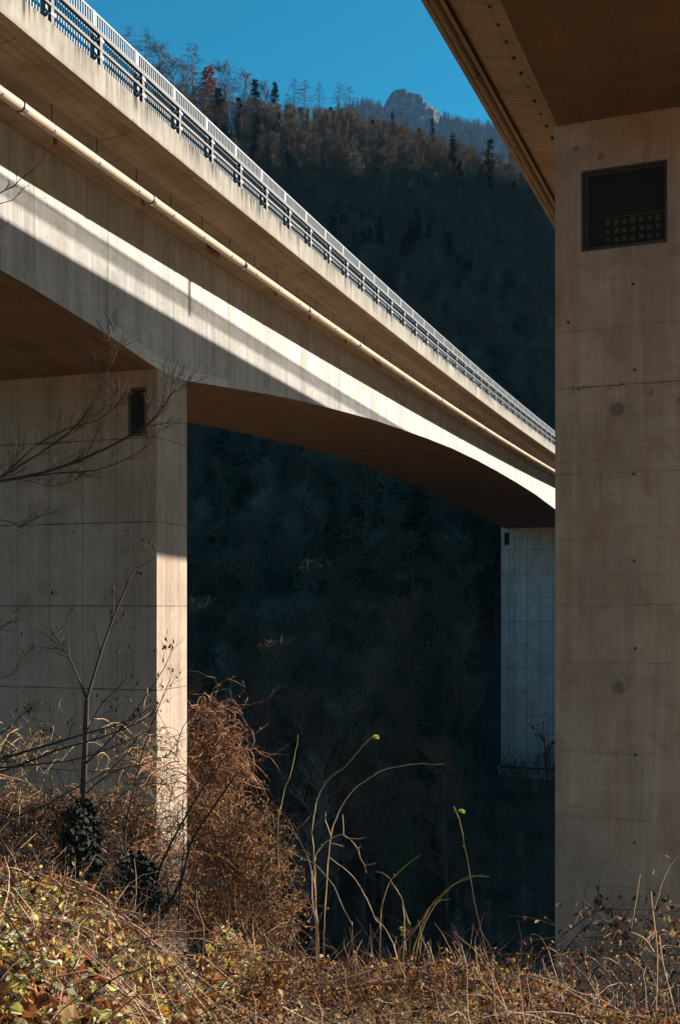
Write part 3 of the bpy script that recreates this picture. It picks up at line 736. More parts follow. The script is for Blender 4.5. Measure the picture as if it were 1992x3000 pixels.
KINDS={
 'beech_a':(beech,(11,24,.30,m_twigb,.22),'beech_tree','bare brown-twigged beech'),
 'beech_b':(beech,(12,22,.28,m_twigg,.25),'beech_tree','bare grey-twigged beech'),
 'beech_c':(beech,(13,26,.34,m_twigb,.3),'beech_tree','tall bare spreading beech'),
 'larch_a':(larch,(21,27),'larch_tree','tall leafless larch'),
 'larch_b':(larch,(22,29,None,.8,.55),'larch_tree','thin high-crowned leafless larch'),
 'gold':(larch,(24,17,m_gold,1.6,.12),'larch_tree','straw-coloured young larch'),
 'orange':(larch,(25,24,m_orange,2.4,.35),'larch_tree','rust-orange larch'),
 'spruce_a':(spruce,(31,25,.14),'spruce_tree','dark green spruce'),
 'spruce_b':(spruce,(32,21,.17,m_spruce2),'spruce_tree','olive green fir'),
 'spruce_c':(spruce,(33,28,.12),'spruce_tree','tall narrow dark spruce')}
SRC={}
def make_tree(kind,x,y,sc,rz,label,group=None,z=None,lean=0):
    fn,a,nm,_=KINDS[kind]
    r=empty(nm,(x,y,terr(x,y) if z is None else z),rz); r.scale=(sc,sc,sc); r.rotation_euler=(lean,0,rz)
    tag(r,label,'tree',group)
    if kind not in SRC:
        T,Cc,mt,mc=fn(*a); t=T.build('trunk',mt,r,True); c=Cc.build('crown',mc,r); SRC[kind]=(t,c)
    else:
        for o in SRC[kind]:
            k=o.copy(); COL.objects.link(k); k.parent=r
    return r
rg=random.Random(77)
def ztree(u,v,y,h): # unused height check helper
    return (HV-v)/F*y
sky=[ # u of stem, v of tip, distance, kind, label
 (378,100,505,'larch_b','leafless larch peeking over the railing at far left of the skyline'),
 (428,108,500,'larch_a','leafless larch with layered crown next to the leftmost skyline tree'),
 (470,142,495,'beech_a','round bare beech touching the railing on the skyline'),
 (512,175,492,'beech_c','reddish bare beech right of the round one above the railing'),
 (570,145,488,'larch_a','tallest pointed leafless larch left of the orange tree'),
 (548,200,485,'beech_b','bare beech crowding the foot of the tallest pointed larch'),
 (608,212,480,'orange','rust-orange larch, the only orange tree on the ridge'),
 (640,262,470,'spruce_b','dark dense fir below and right of the orange larch'),
 (662,200,485,'beech_a','bare brown beech immediately right of the orange larch'),
 (716,222,486,'beech_b','lone fine-branched beech with sky showing round its stem'),
 (748,238,478,'spruce_a','dark pointed conifer between two bare beeches on the ridge'),
 (700,290,474,'spruce_b','small open spruce with sky behind, left of the fine-branched beech'),
 (776,250,484,'beech_c','bare beech right of the dark pointed conifer'),
 (806,246,480,'spruce_c','narrow spruce with drooping tiers on the skyline'),
 (838,278,482,'larch_b','short leafless larch behind the narrow drooping spruce'),
 (862,238,486,'larch_a','leafless larch, first of the pair in the middle of the ridge'),
 (890,245,488,'larch_a','leafless larch, second of the pair in the middle of the ridge'),
 (935,258,490,'larch_b','thin larch standing alone with a pom-pom top'),
 (997,258,486,'larch_a','leafless larch left of the mountain foot, taller of two'),
 (1022,263,488,'larch_b','leafless larch left of the mountain foot, one-sided crown'),
 (968,318,480,'spruce_b','small dark fir bush at the foot of the two mountain-side larches'),
]
for u,v,y,k,lab in sky:
    x=(u-CX)/F*y; H=KINDS[k][1][1]; zt=(HV-v)/F*y; zg=terr(x,y); sc=max(.45,min(1.5,(zt-zg)/(H*.93)))
    r_=make_tree(k,x,y,sc,rg.uniform(0,6.28),lab); r_.scale=(sc*1.55,sc*1.55,sc)
spot=[(690,470,430,'gold','pale straw larch glowing low on the slope beside the railing'),
 (757,505,420,'gold','small yellowish sapling on the dark slope right of the pale larch'),
 (1158,458,430,'gold','bushy pale tree in the centre of the lit slope'),
 (1038,330,455,'gold','upright pale-crowned tree on the left of the lit slope'),
 (1325,390,420,'spruce_a','large dark spruce standing forward on the right slope'),
 (1435,400,430,'spruce_b','olive fir nearest to the overhead deck on the slope'),
 (1266,345,455,'spruce_c','dark spruce whose tip touches the rocky mountain foot'),
 (1150,330,462,'spruce_a','dark spruce under the left flank of the mountain'),
 (1182,340,462,'larch_a','leafless larch in front of the rock face'),
 (1372,385,450,'larch_b','thin larch between the two large dark conifers'),
 (1228,375,450,'spruce_b','broad fir left of the spruce at the rock foot')]
for u,v,y,k,lab in spot:
    x=(u-CX)/F*y; H=KINDS[k][1][1]; zt=(HV-v)/F*y; zg=terr(x,y); sc=max(.45,min(1.5,(zt-zg)/(H*.96)))
    make_tree(k,x,y,sc,rg.uniform(0,6.28),lab)
# the rest of the slope
cand=[]; seen=0
used=[((u-CX)/F*y,y) for u,v,y,k,l in sky+spot]
fr_=random.Random(5)
while len(cand)<5600 and seen<200000:
    seen+=1
    y=88+ (520-88)*fr_.random()**.85; x=fr_.uniform(-.66,.22)*y*1.02
    u=CX+F*x/y
    if u>1640 or u<-1150: continue
    if u<-60 and fr_.random()<.3: continue
    if y<150 and u>1390:
        if y<90 or y>117 or fr_.random()<.3: continue
    if y<125 and fr_.random()<.35: continue
    if any((x-a)**2+(y-b_)**2<(9 if i<32 else 8) for i,(a,b_) in enumerate(used[-420:])): continue
    if y>478 and u<1000 and fr_.random()<.8: continue
    used.append((x,y))
    r=fr_.random(); dens=noise.noise(Vector((x*.03,y*.03,9)))
    if y<430 and dens>.30: k=fr_.choice(('spruce_a','spruce_b','spruce_c','spruce_a','beech_a'))
    elif r<.34: k='beech_a'
    elif r<.58: k='beech_b'
    elif r<.74: k='beech_c'
    elif r<.82: k='larch_a'
    elif r<.86: k='larch_b'
    elif r<.885: k='gold'
    else: k=fr_.choice(('spruce_a','spruce_b','beech_b'))
    sc=fr_.uniform(.6,.98)
    if y>455: sc*=.8
    if y<119 and u>1370: sc*=.16
    if y<124: sc=min(sc,max(.12,(1-terr(x,y))/KINDS[k][1][1]))
    elif y<155: sc=min(sc,max(.12,(4+(y-124)*3-terr(x,y))/KINDS[k][1][1]))
    if y>380:
        vc=lerpt([(300,110),(420,150),(560,215),(690,268),(790,305),(1050,330),(1130,352),(1300,400),(1480,450)],u)+14*noise.noise(Vector((u*.05,0,0)))
        sc=min(sc,((HV-vc)/F*y-terr(x,y))/(KINDS[k][1][1]*.97))
        if sc<.22: continue
    zt=terr(x,y)+KINDS[k][1][1]*sc*.95
    v=HV-F*zt/y
    cand.append((KINDS[k][1][1]*sc/y,x,y,k,sc,fr_.uniform(0,6.28)))
# which ones are visible largest: not behind the left girder band
def vis(c):
    h,x,y,k,sc,rz=c; u=CX+F*x/y; zt=terr(x,y)+KINDS[k][1][1]*sc*.8; v=HV-F*zt/y
    if u<560 and v>200: return False
    if u<1628 and v>240:
        top=lerpt([(0,-200),(200,0),(500,250),(1000,700),(1628,1260)],u); bot=lerpt([(548,1230),(700,1258),(1000,1330),(1234,1428),(1454,1545),(1628,1500)],u)
        if top<v<bot: return False
    return u<1628
cv=[c for c in cand if vis(c)]; cv.sort(reverse=True)
ind=cv[:262]; indset=set(id(c) for c in ind); rest=[c for c in cand if id(c) not in indset]
for h,x,y,k,sc,rz in ind:
    zone='low in the dark valley under the bridge' if y<240 else 'on the shaded slope under the bridge' if y<330 else 'high on the wooded slope beyond the bridge'
    make_tree(k,x,y,sc,rz,KINDS[k][3]+' '+zone,KINDS[k][3]+' trees '+zone,lean=rg.uniform(-.04,.04))
# far mass of trees: one object scattering the same tree shapes
vs=[(x,y,terr(x,y)-.3) for h,x,y,k,sc,rz in rest]; ki=list(KINDS)
# denser filling plus trees on the far mountain shoulder
kk=[ki.index(k) for h,x,y,k,sc,rz in rest]; sc_=[c[4] for c in rest]; rz_=[c[5] for c in rest]
fr2_=random.Random(9)
for i in range(900):
    y=fr2_.uniform(74,135); x=fr2_.uniform(-.2,.22)*y; u=CX+F*x/y
    if y>116 and u>1430: continue
    vs.append((x,y,terr(x,y)-.2)); kk.append(ki.index(fr2_.choice(('beech_a','beech_b','beech_a','spruce_b')))); sc_.append(fr2_.uniform(.07,.2)); rz_.append(fr2_.uniform(0,6.28))
for i in range(3600):
    x=fr2_.uniform(-60,470); t=1-fr2_.random()**2.2*.8; 
    y=2535-900*(1-t)
    zr=ridge(x); z=zr-(zr-120)*(2550-y)/1100.
    if abs(x-165)<70 and t>.86+.04*noise.noise(Vector((x*.03,t*20,0))): continue
    vs.append((x,y-4,z-4)); kk.append(ki.index(fr2_.choice(('spruce_a','spruce_c','larch_a','beech_a')))); sc_.append(fr2_.uniform(.6,1.1)); rz_.append(fr2_.uniform(0,6.28))
me=bpy.data.meshes.new('forest'); me.from_pydata(vs,[],[]); 
for nm_,ty,dat in (('kind','INT',kk),('size','FLOAT',sc_),('turn','FLOAT',rz_)):
    a=me.attributes.new(nm_,ty,'POINT'); a.data.foreach_set('value',dat)
fo_=bpy.data.objects.new('forest',me); COL.objects.link(fo_); tag(fo_,kind='stuff')
gt=bpy.data.node_groups.new('forest scatter','GeometryNodeTree')
gt.interface.new_socket('Geometry',in_out='INPUT',socket_type='NodeSocketGeometry'); gt.interface.new_socket('Geometry',in_out='OUTPUT',socket_type='NodeSocketGeometry')
gi=gt.nodes.new('NodeGroupInput'); go=gt.nodes.new('NodeGroupOutput'); jn=gt.nodes.new('GeometryNodeJoinGeometry')
def attr(nm_,ty):
    a=gt.nodes.new('GeometryNodeInputNamedAttribute'); a.data_type=ty; a.inputs[0].default_value=nm_; return a.outputs[0]
ak,asz,atn=attr('kind','INT'),attr('size','FLOAT'),attr('turn','FLOAT')
cx=gt.nodes.new('ShaderNodeCombineXYZ'); gt.links.new(atn,cx.inputs[2])
cs=gt.nodes.new('ShaderNodeCombineXYZ'); [gt.links.new(asz,cs.inputs[i]) for i in range(3)]
for i,k in enumerate(ki):
    if k not in SRC: continue
    jo=gt.nodes.new('GeometryNodeJoinGeometry')
    for o in SRC[k]:
        oi=gt.nodes.new('GeometryNodeObjectInfo'); oi.inputs[0].default_value=o; gt.links.new(oi.outputs['Geometry'],jo.inputs[0])
    g2i=gt.nodes.new('GeometryNodeGeometryToInstance'); gt.links.new(jo.outputs[0],g2i.inputs[0])
    ip=gt.nodes.new('GeometryNodeInstanceOnPoints'); gt.links.new(gi.outputs[0],ip.inputs['Points']); gt.links.new(g2i.outputs[0],ip.inputs['Instance'])
    cp=gt.nodes.new('FunctionNodeCompare'); cp.data_type='INT'; cp.operation='EQUAL'
    gt.links.new(ak,cp.inputs[2]); cp.inputs[3].default_value=i; gt.links.new(cp.outputs[0],ip.inputs['Selection'])
    gt.links.new(cx.outputs[0],ip.inputs['Rotation']); gt.links.new(cs.outputs[0],ip.inputs['Scale']); gt.links.new(ip.outputs[0],jn.inputs[0])
gt.links.new(jn.outputs[0],go.inputs[0])
md=fo_.modifiers.new('scatter','NODES'); md.node_group=gt
# ------------------------------------------------------------------ near vegetation
m_leafy=simple('yellow green bramble leaf',(.50,.46,.13),.55,var=.3,scale=14,trans=.35)
m_leafb=simple('dry tan leaf',(.50,.32,.135),.7,var=.35,scale=14,trans=.3)
m_leafr=simple('rust brown leaf',(.27,.085,.03),.7,var=.4,scale=14,trans=.3)
m_leafp=simple('pale grey-green leaf underside',(.58,.58,.40),.7,var=.15,scale=14,trans=.2)
m_leafg=simple('dark ivy leaf',(.009,.017,.008),.8,var=.4,scale=14)
m_leafo=simple('amber leaf',(.55,.26,.03),.6,var=.3,scale=14,trans=.45)
m_leafd=simple('shrivelled dark leaf',(.05,.03,.02),.8,var=.4,scale=14)
m_leaflime=simple('lime yellow fresh leaf',(.62,.62,.10),.5,trans=.5)
m_stemb=simple('tan dry stem',(.46,.30,.16),.75,var=.35,scale=9)
m_stemr=simple('reddish bramble stem',(.27,.13,.08),.6,var=.35,scale=9)
m_stemd=simple('dark brown bark',(.04,.027,.02),.85,var=.4,scale=12)
m_stemg=simple('olive cane',(.42,.34,.10),.6,var=.35,scale=5)
m_stemk=simple('grey brown bark',(.042,.033,.024),.85,var=.3,scale=12)
m_fluff=simple('clematis seed fluff',(.62,.58,.48),.95,trans=.3)
LM=[m_leafy,m_leafb,m_leafr,m_leafp,m_leafo,m_leafd,m_stemb,m_stemr,m_stemd]
def rnd(rg,s=1): return Vector((rg.uniform(-s,s),rg.uniform(-s,s),rg.uniform(-s,s)))
def thicket_top(x,y):
    T=lerpt([(-3.5,-1.12),(-1.55,-1.15),(-1.3,-1.20),(-1.1,-1.33),(-.85,-1.52),(-.62,-1.74),(-.4,-1.95),(-.1,-2.03),(.4,-2.02),(.85,-1.98),(1.2,-2.08),(1.6,-2.3),(3,-2.4)],x*5/max(3.2,min(y,6)) if x<-.3 else x)
    yc=4.9 if x<-.7 else 6.1
    z=T+.10*noise.noise(Vector((x*1.7,y*1.7,2)))+.05*noise.noise(Vector((x*5,y*5,4)))
    if y>yc: z-=.32*(y-yc)**1.3
    if x>-.7 and y<yc: z+=-.02*(yc-y)
    return z
th=MB(); rg=random.Random(101)
def inview(x,y,z,m=900):
    u=CX+F*x/y; v=HV-F*z/y; return -m<u<1992+m and v<3000+m
n=0
while n<56000:
    y=rg.uniform(3.0,8.2); x=rg.uniform(-.62,.42)*y
    cl=.5+.9*noise.noise(Vector((x*7,y*7,1)))
    if rg.random()>cl+.25: continue
    z=thicket_top(x,y)-abs(rg.gauss(0,.12))+rg.uniform(0,.03)
    if not inview(x,y,z): continue
    n+=1
    left=1-sstep(x,-1.0,.1)
    w=rg.random()
    if w<.24*left+.03: mi=0
    elif w<.50: mi=1
    elif w<.76: mi=2
    elif w<.84+.06*left: mi=3
    elif w<.93: mi=4
    else: mi=5
    if left<.5 and rg.random()<.6: mi=rg.choice((2,2,5,5,1,4))
    big=rg.random()<.10+.16*left; Ls=rg.uniform(.042,.078) if big else rg.uniform(.018,.045)
    if left<.3:
        Ls*=.8
        if rg.random()<.35: continue
    d=Vector((rg.uniform(-1,1),rg.uniform(-1,1),rg.uniform(-1.2,.4))); nn_=Vector((rg.uniform(-.8,.8)+.3,rg.uniform(-1.1,.2),rg.uniform(-.1,1.1)))
    th.leaf((x,y,z),d,nn_,Ls,Ls*rg.uniform(.35,.7),mi,rg.uniform(-.5,.9))
def wander(rg,p,d,L,seg,droop,wob):
    pts=[p.copy()]; d=d.normalized()
    for i in range(seg):
        d=(d+Vector((rg.uniform(-wob,wob),rg.uniform(-wob,wob),rg.uniform(-wob,wob)-droop))).normalized(); pts.append(pts[-1]+d*(L/seg))
    return pts
for i in range(15500):
    y=rg.uniform(3.0,8.0); x=rg.uniform(-.62,.42)*y; z=thicket_top(x,y)-abs(rg.gauss(0,.08))
    if not inview(x,y,z): continue
    L=rg.uniform(.08,.45); p=Vector((x,y,z)); d=Vector((rg.uniform(-1,1),rg.uniform(-.6,.6),rg.uniform(-.6,.9)))
    pts=wander(rg,p,d,L,4,.12,.3); r=rg.choice((.0012,.0015,.002,.0028))
    th.tube(pts,[r,r,r*.9,r*.7,r*.4],3,rg.choice((6,7,8,8)))
for i in range(70): # long arching runners over the mound
    y=rg.uniform(3.6,6.2); x=rg.uniform(-.34,.2)*y; z=thicket_top(x,y)+.01; L=rg.uniform(.5,1.3)
    a=rg.uniform(-.5,.5); pts=[]
    for k in range(8):
        t=k/7; xx=x+L*t*math.cos(a); yy=y+L*t*math.sin(a); pts.append(Vector((xx,yy,thicket_top(xx,yy)+.05*math.sin(math.pi*t)+.012+rg.uniform(-.008,.008))))
    th.tube(pts,[.0035,.0034,.0032,.003,.0027,.0023,.0018,.001],4,rg.choice((6,7,7)))
# twiggy fringe on the crest
for i in range(700):
    x=rg.uniform(-1.9,1.9); yc=4.9 if x<-.7 else rg.uniform(5.7,6.3); z=thicket_top(x,yc)-.02
    p=Vector((x,yc,z)); L=rg.uniform(.05,.2); pts=wander(rg,p,Vector((rg.uniform(-.8,.8),rg.uniform(-.3,.3),1)),L,4,.02,.35); r=.0018
    th.tube(pts,[r,r,r*.8,r*.6,r*.4],3,rg.choice((6,7,8)))
    if rg.random()<.6:
        for k in range(rg.randint(1,3)): th.leaf(pts[rg.randint(1,4)],rnd(rg),Vector((.3,-1,.4))+rnd(rg,.6),rg.uniform(.015,.035),rg.uniform(.008,.018),rg.choice((1,1,2,4,5)),.3)
o=th.build('undergrowth',LM); tag(o,kind='stuff')
# tall bramble canes
def px(lst,y0,dy=0,sc_=1,ox=0,oy=0):
    out=[]
    for i,(a,b_) in enumerate(lst):
        yy=y0+dy*i/max(1,len(lst)-1); out.append(Vector(unp(ox+a/sc_,oy+b_/sc_,yy)))
    return out
def smoothpts(pts,k=3):
    out=[]
    for i in range(len(pts)-1):
        p0=pts[max(i-1,0)]; p1=pts[i]; p2=pts[i+1]; p3=pts[min(i+2,len(pts)-1)]
        for j in range(k):
            t=j/k; out.append(.5*((2*p1)+(p2-p0)*t+(2*p0-5*p1+4*p2-p3)*t*t+(3*p1-p0-3*p2+p3)*t**3))
    out.append(pts[-1]); return out
def cane(name,pts,r0,r1,mats,label,buds=True,leaf=False,twigs=(),seed=0,cat='plant',group=None,leafmat=None):
    rg=random.Random(seed); pts=[Vector(pts[0])+Vector((0,.05,-.4))]+list(pts); pts=smoothpts(pts,3); n=len(pts)
    if seed>=0: pts=[p+rnd(rg,.0025) for p in pts]
    base=Vector(pts[0]); rt=empty(name,base); tag(rt,label,cat,group)
    mb=MB(); mb.tube(pts,[.92*(r0+(r1-r0)*i/(n-1)) for i in range(n)],5,0)
    if buds:
        for i in range(2,n-1,2):
            s=rg.choice((-1,1)); mb.sliver(pts[i],Vector((s*.016,0,.006+rg.uniform(-.01,.01))),.0035,1)
    for tw in twigs:
        mb.tube(smoothpts(tw,2),[r1*1.1]*(len(tw)*2-2)+[r1*.6],4,0)
    build_at(mb,'stem',mats,rt)
    if leaf:
        q=MB(); t=pts[-1]
        for a in (-.35,0,.35): q.leaf(t,Vector((1,-.2,.05+a*.6)),Vector((.2,-.9,.6)),.042,.016,0,.3)
        build_at(q,'leaf',leafmat or m_leaflime,rt)
    return rt
C5=dict(sc_=2.6133,ox=800,oy=2100)
S5=lambda l,y=6.3,dy=0: px(l,y,dy,**C5)
cane('bramble_cane',S5([(332,1700),(330,1568),(318,1200),(308,1000),(300,850),(320,720),(350,600),(410,500),(475,435),(530,400),(620,305),(690,220),(755,158)],6.3,-.3),.0045,.0024,[m_stemg,m_stemr],'tall olive cane arching right with a lime leaf at its tip',leaf=True,seed=1)
cane('bramble_cane',S5([(390,1700),(395,1568),(415,1200),(430,980),(460,840),(500,740),(560,630),(655,525),(760,458),(805,422),(910,388),(1050,366),(1170,358),(1230,368),(1315,356)],6.5,-.4),.0048,.0026,[m_stemb,m_stemr],'longest brown cane arching far to the right over the dark valley',seed=2)
cane('bramble_cane',S5([(330,1300),(320,1100),(360,1010),(430,940),(490,912),(540,910),(620,970),(660,1050),(700,1150),(715,1190)],6.2),.0052,.002,[m_stemb,m_stemr],'pale thick cane bowing over like a hook with short side twigs',seed=3,
  twigs=[S5([(540,905),(538,830),(532,745)],6.2),S5([(660,1050),(655,1010),(672,985)],6.2),S5([(435,965),(480,975),(540,992)],6.2),S5([(440,905),(415,830),(400,790),(404,730)],6.2),S5([(700,1130),(745,1130),(790,1118)],6.2),S5([(560,925),(650,935),(720,918)],6.2)])
cane('bramble_cane',S5([(610,1640),(590,1568),(540,1470),(470,1310),(400,1210),(310,1120),(200,1070),(120,1015)],6.0,.4),.0042,.0022,[m_stemb,m_stemr],'tan cane slanting up to the left through the pale hooked one',seed=4)
cane('bramble_cane',S5([(820,1620),(795,1568),(740,1450),(690,1350),(620,1230),(530,1150),(430,1075)],6.1),.0038,.002,[m_stemb,m_stemr],'reddish cane leaning left, right of the slanting tan cane',seed=5)
cane('bramble_cane',S5([(820,1640),(820,1568),(840,1420),(890,1270),(960,1190),(1040,1120),(1125,1060)],6.2),.0038,.002,[m_stemg,m_stemr],'olive cane crossing its red neighbour and curving right',seed=6)
cane('bramble_cane',S5([(1050,1640),(1035,1568),(985,1400),(950,1330),(900,1260),(850,1200),(785,1190)],6.2),.0038,.002,[m_stemr,m_stemr],'reddish cane curling left at its tip, crossing an olive one',seed=7,twigs=[S5([(905,1280),(940,1320),(960,1360)],6.2)])
S8=lambda l,y=6.3,dy=0: px(l,y,dy,sc_=1.568,ox=992,oy=2200)
cane('bramble_cane',S8([(705,1010),(695,985),(660,850),(620,680),(590,500),(560,340),(545,290),(528,255)],6.3,-.1),.0042,.002,[m_stemb,m_stemr],'straight upright cane with a lime leaf just below its tip',leaf=False,seed=8)
q=MB(); t=Vector(unp(1341,2376,6.2))
for a in (-.3,.1,.4): q.leaf(t,Vector((1,-.2,-.05+a*.5)),Vector((.2,-.9,.6)),.042,.016,0,.3)
rt=[o for o in bpy.data.objects if o.get('label','').startswith('straight upright cane')][0]; build_at(q,'leaf',m_leaflime,rt)
cane('bramble_cane',S8([(340,1000),(350,970),(380,830),(440,710),(520,620),(600,575),(690,578)],6.2),.0042,.002,[m_stemg,m_stemr],'olive cane arching right in front of the upright cane',seed=9,twigs=[S8([(440,705),(470,685),(512,682)],6.2)])
cane('bramble_cane',S8([(300,880),(340,820),(380,780),(410,725),(450,690)],6.1),.0036,.0022,[m_stemb,m_stemr],'short pinkish cane beside the foot of an arching olive cane',seed=10)
cane('bramble_cane',S8([(335,985),(365,850),(420,720),(480,650),(560,600),(660,566)],6.4),.003,.0015,[m_stemg,m_stemr],'thin tan cane running parallel behind the arching olive cane',seed=11)
cane('bramble_cane',S5([(40,800),(55,720),(95,540),(125,470),(175,260),(193,138)],9),.0055,.0025,[m_stemg,m_stemr],'lone upright shoot rising from the brown shrub by the pier',seed=12)
cane('bramble_cane',S5([(330,1640),(300,1400),(290,1180),(265,1080),(210,960),(150,850),(100,760),(30,690),(-10,660)],6.3,1.5),.0045,.0028,[m_stemr,m_stemr],'reddish cane curving up left toward the brown shrub',seed=13,twigs=[S5([(180,865),(240,810),(285,755)],6.8)])
cane('bramble_cane',S8([(555,980),(558,900),(545,830),(520,800)],6.2),.0022,.0012,[m_stemk,m_stemr],'short bent brown sprout on the crest left of the upright cane',seed=14)
cane('bramble_cane',S8([(800,960),(880,930),(882,860)],6.2),.0022,.0012,[m_stemb,m_stemr],'short pale sprout on the crest right of the upright cane',seed=15)
cane('bramble_cane',S5([(345,1700),(325,1480),(322,1330),(300,1180)],6.0),.0058,.004,[m_stemb,m_stemr],'thick pale bramble stem at the base of the arching canes',seed=16)
cane('bramble_cane',S8([(280,940),(295,900),(290,830),(275,815)],6.1),.0022,.0012,[m_stemg,m_stemr],'tiny shoot with a lime leaf low among the canes',leaf=True,seed=17)
# ---- branching helper
def grow(mb,pts,r0,r1,rg,depth,n_side,L0,mi=0,up=.2,tipleaf=None,spread=.9):
    n=len(pts); mb.tube(pts,[r0+(r1-r0)*i/(n-1) for i in range(n)],5 if r0>.006 else 4 if r0>.003 else 3,mi)
    if depth<=0: return
    for k in range(n_side):
        t=rg.uniform(.15,.97)*(n-1); i=min(n-2,int(t)); p=pts[i].lerp(pts[i+1],t-i); d=(pts[i+1]-pts[i]).normalized()
        sd=rnd(rg); sd=(sd-d*sd.dot(d)); sd.normalize()
        dd=(d*.9+sd*spread*rg.uniform(.6,1.1)+Vector((0,0,up))).normalized(); L=L0*rg.uniform(.4,1.1)*(1-.5*t/(n-1))
        q=wander(rg,p,dd,L,5,-.04,.16); r=max(.0012,(r0+(r1-r0)*t/(n-1))*.5)
        grow(mb,q,r,max(.0009,r*.35),rg,depth-1,max(2,int(n_side*.55)),L0*.45,mi,up,tipleaf,spread)
        if tipleaf is not None and rg.random()<tipleaf[0]:
            for _ in range(tipleaf[1]):
                pp_=q[rg.randint(1,5)]; mb.leaf(pp_,Vector((rg.uniform(-.6,.6),rg.uniform(-.6,.6),-1)),rnd(rg),rg.uniform(.5,1)*tipleaf[2],rg.uniform(.3,.5)*tipleaf[2],tipleaf[3],.5)
# overhanging tree at the left edge (its trunk stands just outside the frame)
def O(l,y,dy=0): return smoothpts(px(l,y,dy),2)
rg=random.Random(55)
rt=empty('leafless_tree',(-2.75,6.2,-3.2)); tag(rt,'leafless tree whose thin dark branches reach in from the left edge before the pier','tree')
mb=MB(); tk=[Vector((-2.75,6.2,-3.3)),Vector((-2.7,6.2,-1.5)),Vector((-2.6,6.15,.3)),Vector((-2.45,6.1,1.6)),Vector((-2.3,6.1,2.8))]
mb.tube(smoothpts(tk,3),[.06-.0035*i for i in range(13)],8)
build_at(mb,'trunk',m_stemk,rt)
rg2=random.Random(91)
for k in range(14):
    t=.35+.65*k/13; p=smoothpts(tk,3)[min(11,int(t*12))]; d=Vector((rg2.uniform(-1.3,-.1),rg2.uniform(-.8,.8),rg2.uniform(.5,1.3)))
    mb=MB(); grow(mb,wander(rg2,p,d,rg2.uniform(.9,1.7),6,-.02,.16),.013,.003,rg2,2,9,.4,0,.2,None,.8); build_at(mb,'branch',m_stemd,rt)
BR=[([(-480,1560),(-200,1450),(60,1400),(170,1372),(300,1320),(400,1265),(460,1220),(500,1160),(513,1143)],.013,.003,9,.34),
 ([(-300,1500),(-60,1430),(90,1345),(200,1270),(262,1200),(300,1130),(330,1040),(336,985)],.009,.002,8,.3),
 ([(-200,1480),(0,1400),(100,1310),(200,1255),(290,1230),(350,1180),(372,1150)],.007,.002,8,.26),
 ([(-100,1440),(50,1402),(140,1425),(210,1410),(252,1382)],.005,.0015,6,.2),
 ([(-250,1560),(0,1522),(60,1542),(110,1515),(150,1505),(178,1488)],.005,.0015,5,.2),
 ([(60,1400),(180,1385),(280,1378),(370,1345),(440,1300),(478,1240)],.006,.0015,6,.2),
 ([(-300,650),(0,566),(60,525),(105,492),(137,450)],.005,.0015,3,.12),
 ([(-300,700),(0,597),(40,585),(70,550)],.004,.0015,2,.1),
 ([(-300,720),(0,668),(27,640)],.003,.001,1,.06),
 ([(-300,1950),(0,1842),(40,1800),(72,1760)],.005,.0015,4,.16),
 ([(-300,1990),(0,1990),(50,1950),(90,1900)],.004,.0012,4,.14)]
for l,a,b_,ns,L in BR:
    mb=MB(); grow(mb,O(l,6.0+rg.uniform(-.25,.25)),a*.8,b_*.8,rg,2,int(ns*2.2),L*1.1,0,.25,None,.8); build_at(mb,'branch',m_stemd,rt)
# young tree left of the pier corner
rt=empty('young_tree',(-2.35,10,-4.9)); tag(rt,'slim bare young tree with forked grey stem and a few shrivelled leaves','tree')
Y=10.0
mb=MB(); st=O([(232,3350),(238,2640),(245,2450),(246,2300),(252,2150),(255,2050)],Y)
mb.tube(st,[.036-.0014*i for i in range(len(st))],8); build_at(mb,'trunk',m_stemk,rt)
for l,a,b_,ns,L in [([(255,2050),(300,1900),(345,1780),(380,1700),(400,1660),(430,1598)],.015,.003,9,.5),([(398,1665),(430,1650),(455,1630)],.004,.002,2,.15),
  ([(255,2050),(215,1950),(190,1905),(165,1885),(118,1842)],.011,.003,8,.45),([(190,1905),(180,1800),(178,1765)],.006,.002,4,.25),([(205,1930),(200,1850),(196,1800),(215,1825)],.005,.002,3,.2),
  ([(250,2240),(330,2160),(400,2080),(480,1960),(508,1895)],.009,.002,9,.45),([(252,2150),(300,2060),(370,1990),(390,1900)],.008,.002,8,.45),
  ([(246,2300),(200,2200),(160,2150),(120,2110)],.008,.002,7,.4),([(247,2330),(330,2260),(420,2240),(520,2200)],.008,.002,8,.45)]:
    mb=MB(); grow(mb,O(l,Y,rg.uniform(-.5,.5)),a,b_,rg,2,ns,L,0,.2,(.30,1,.06,1),.8); build_at(mb,'branch',[m_stemd,m_leafd],rt)
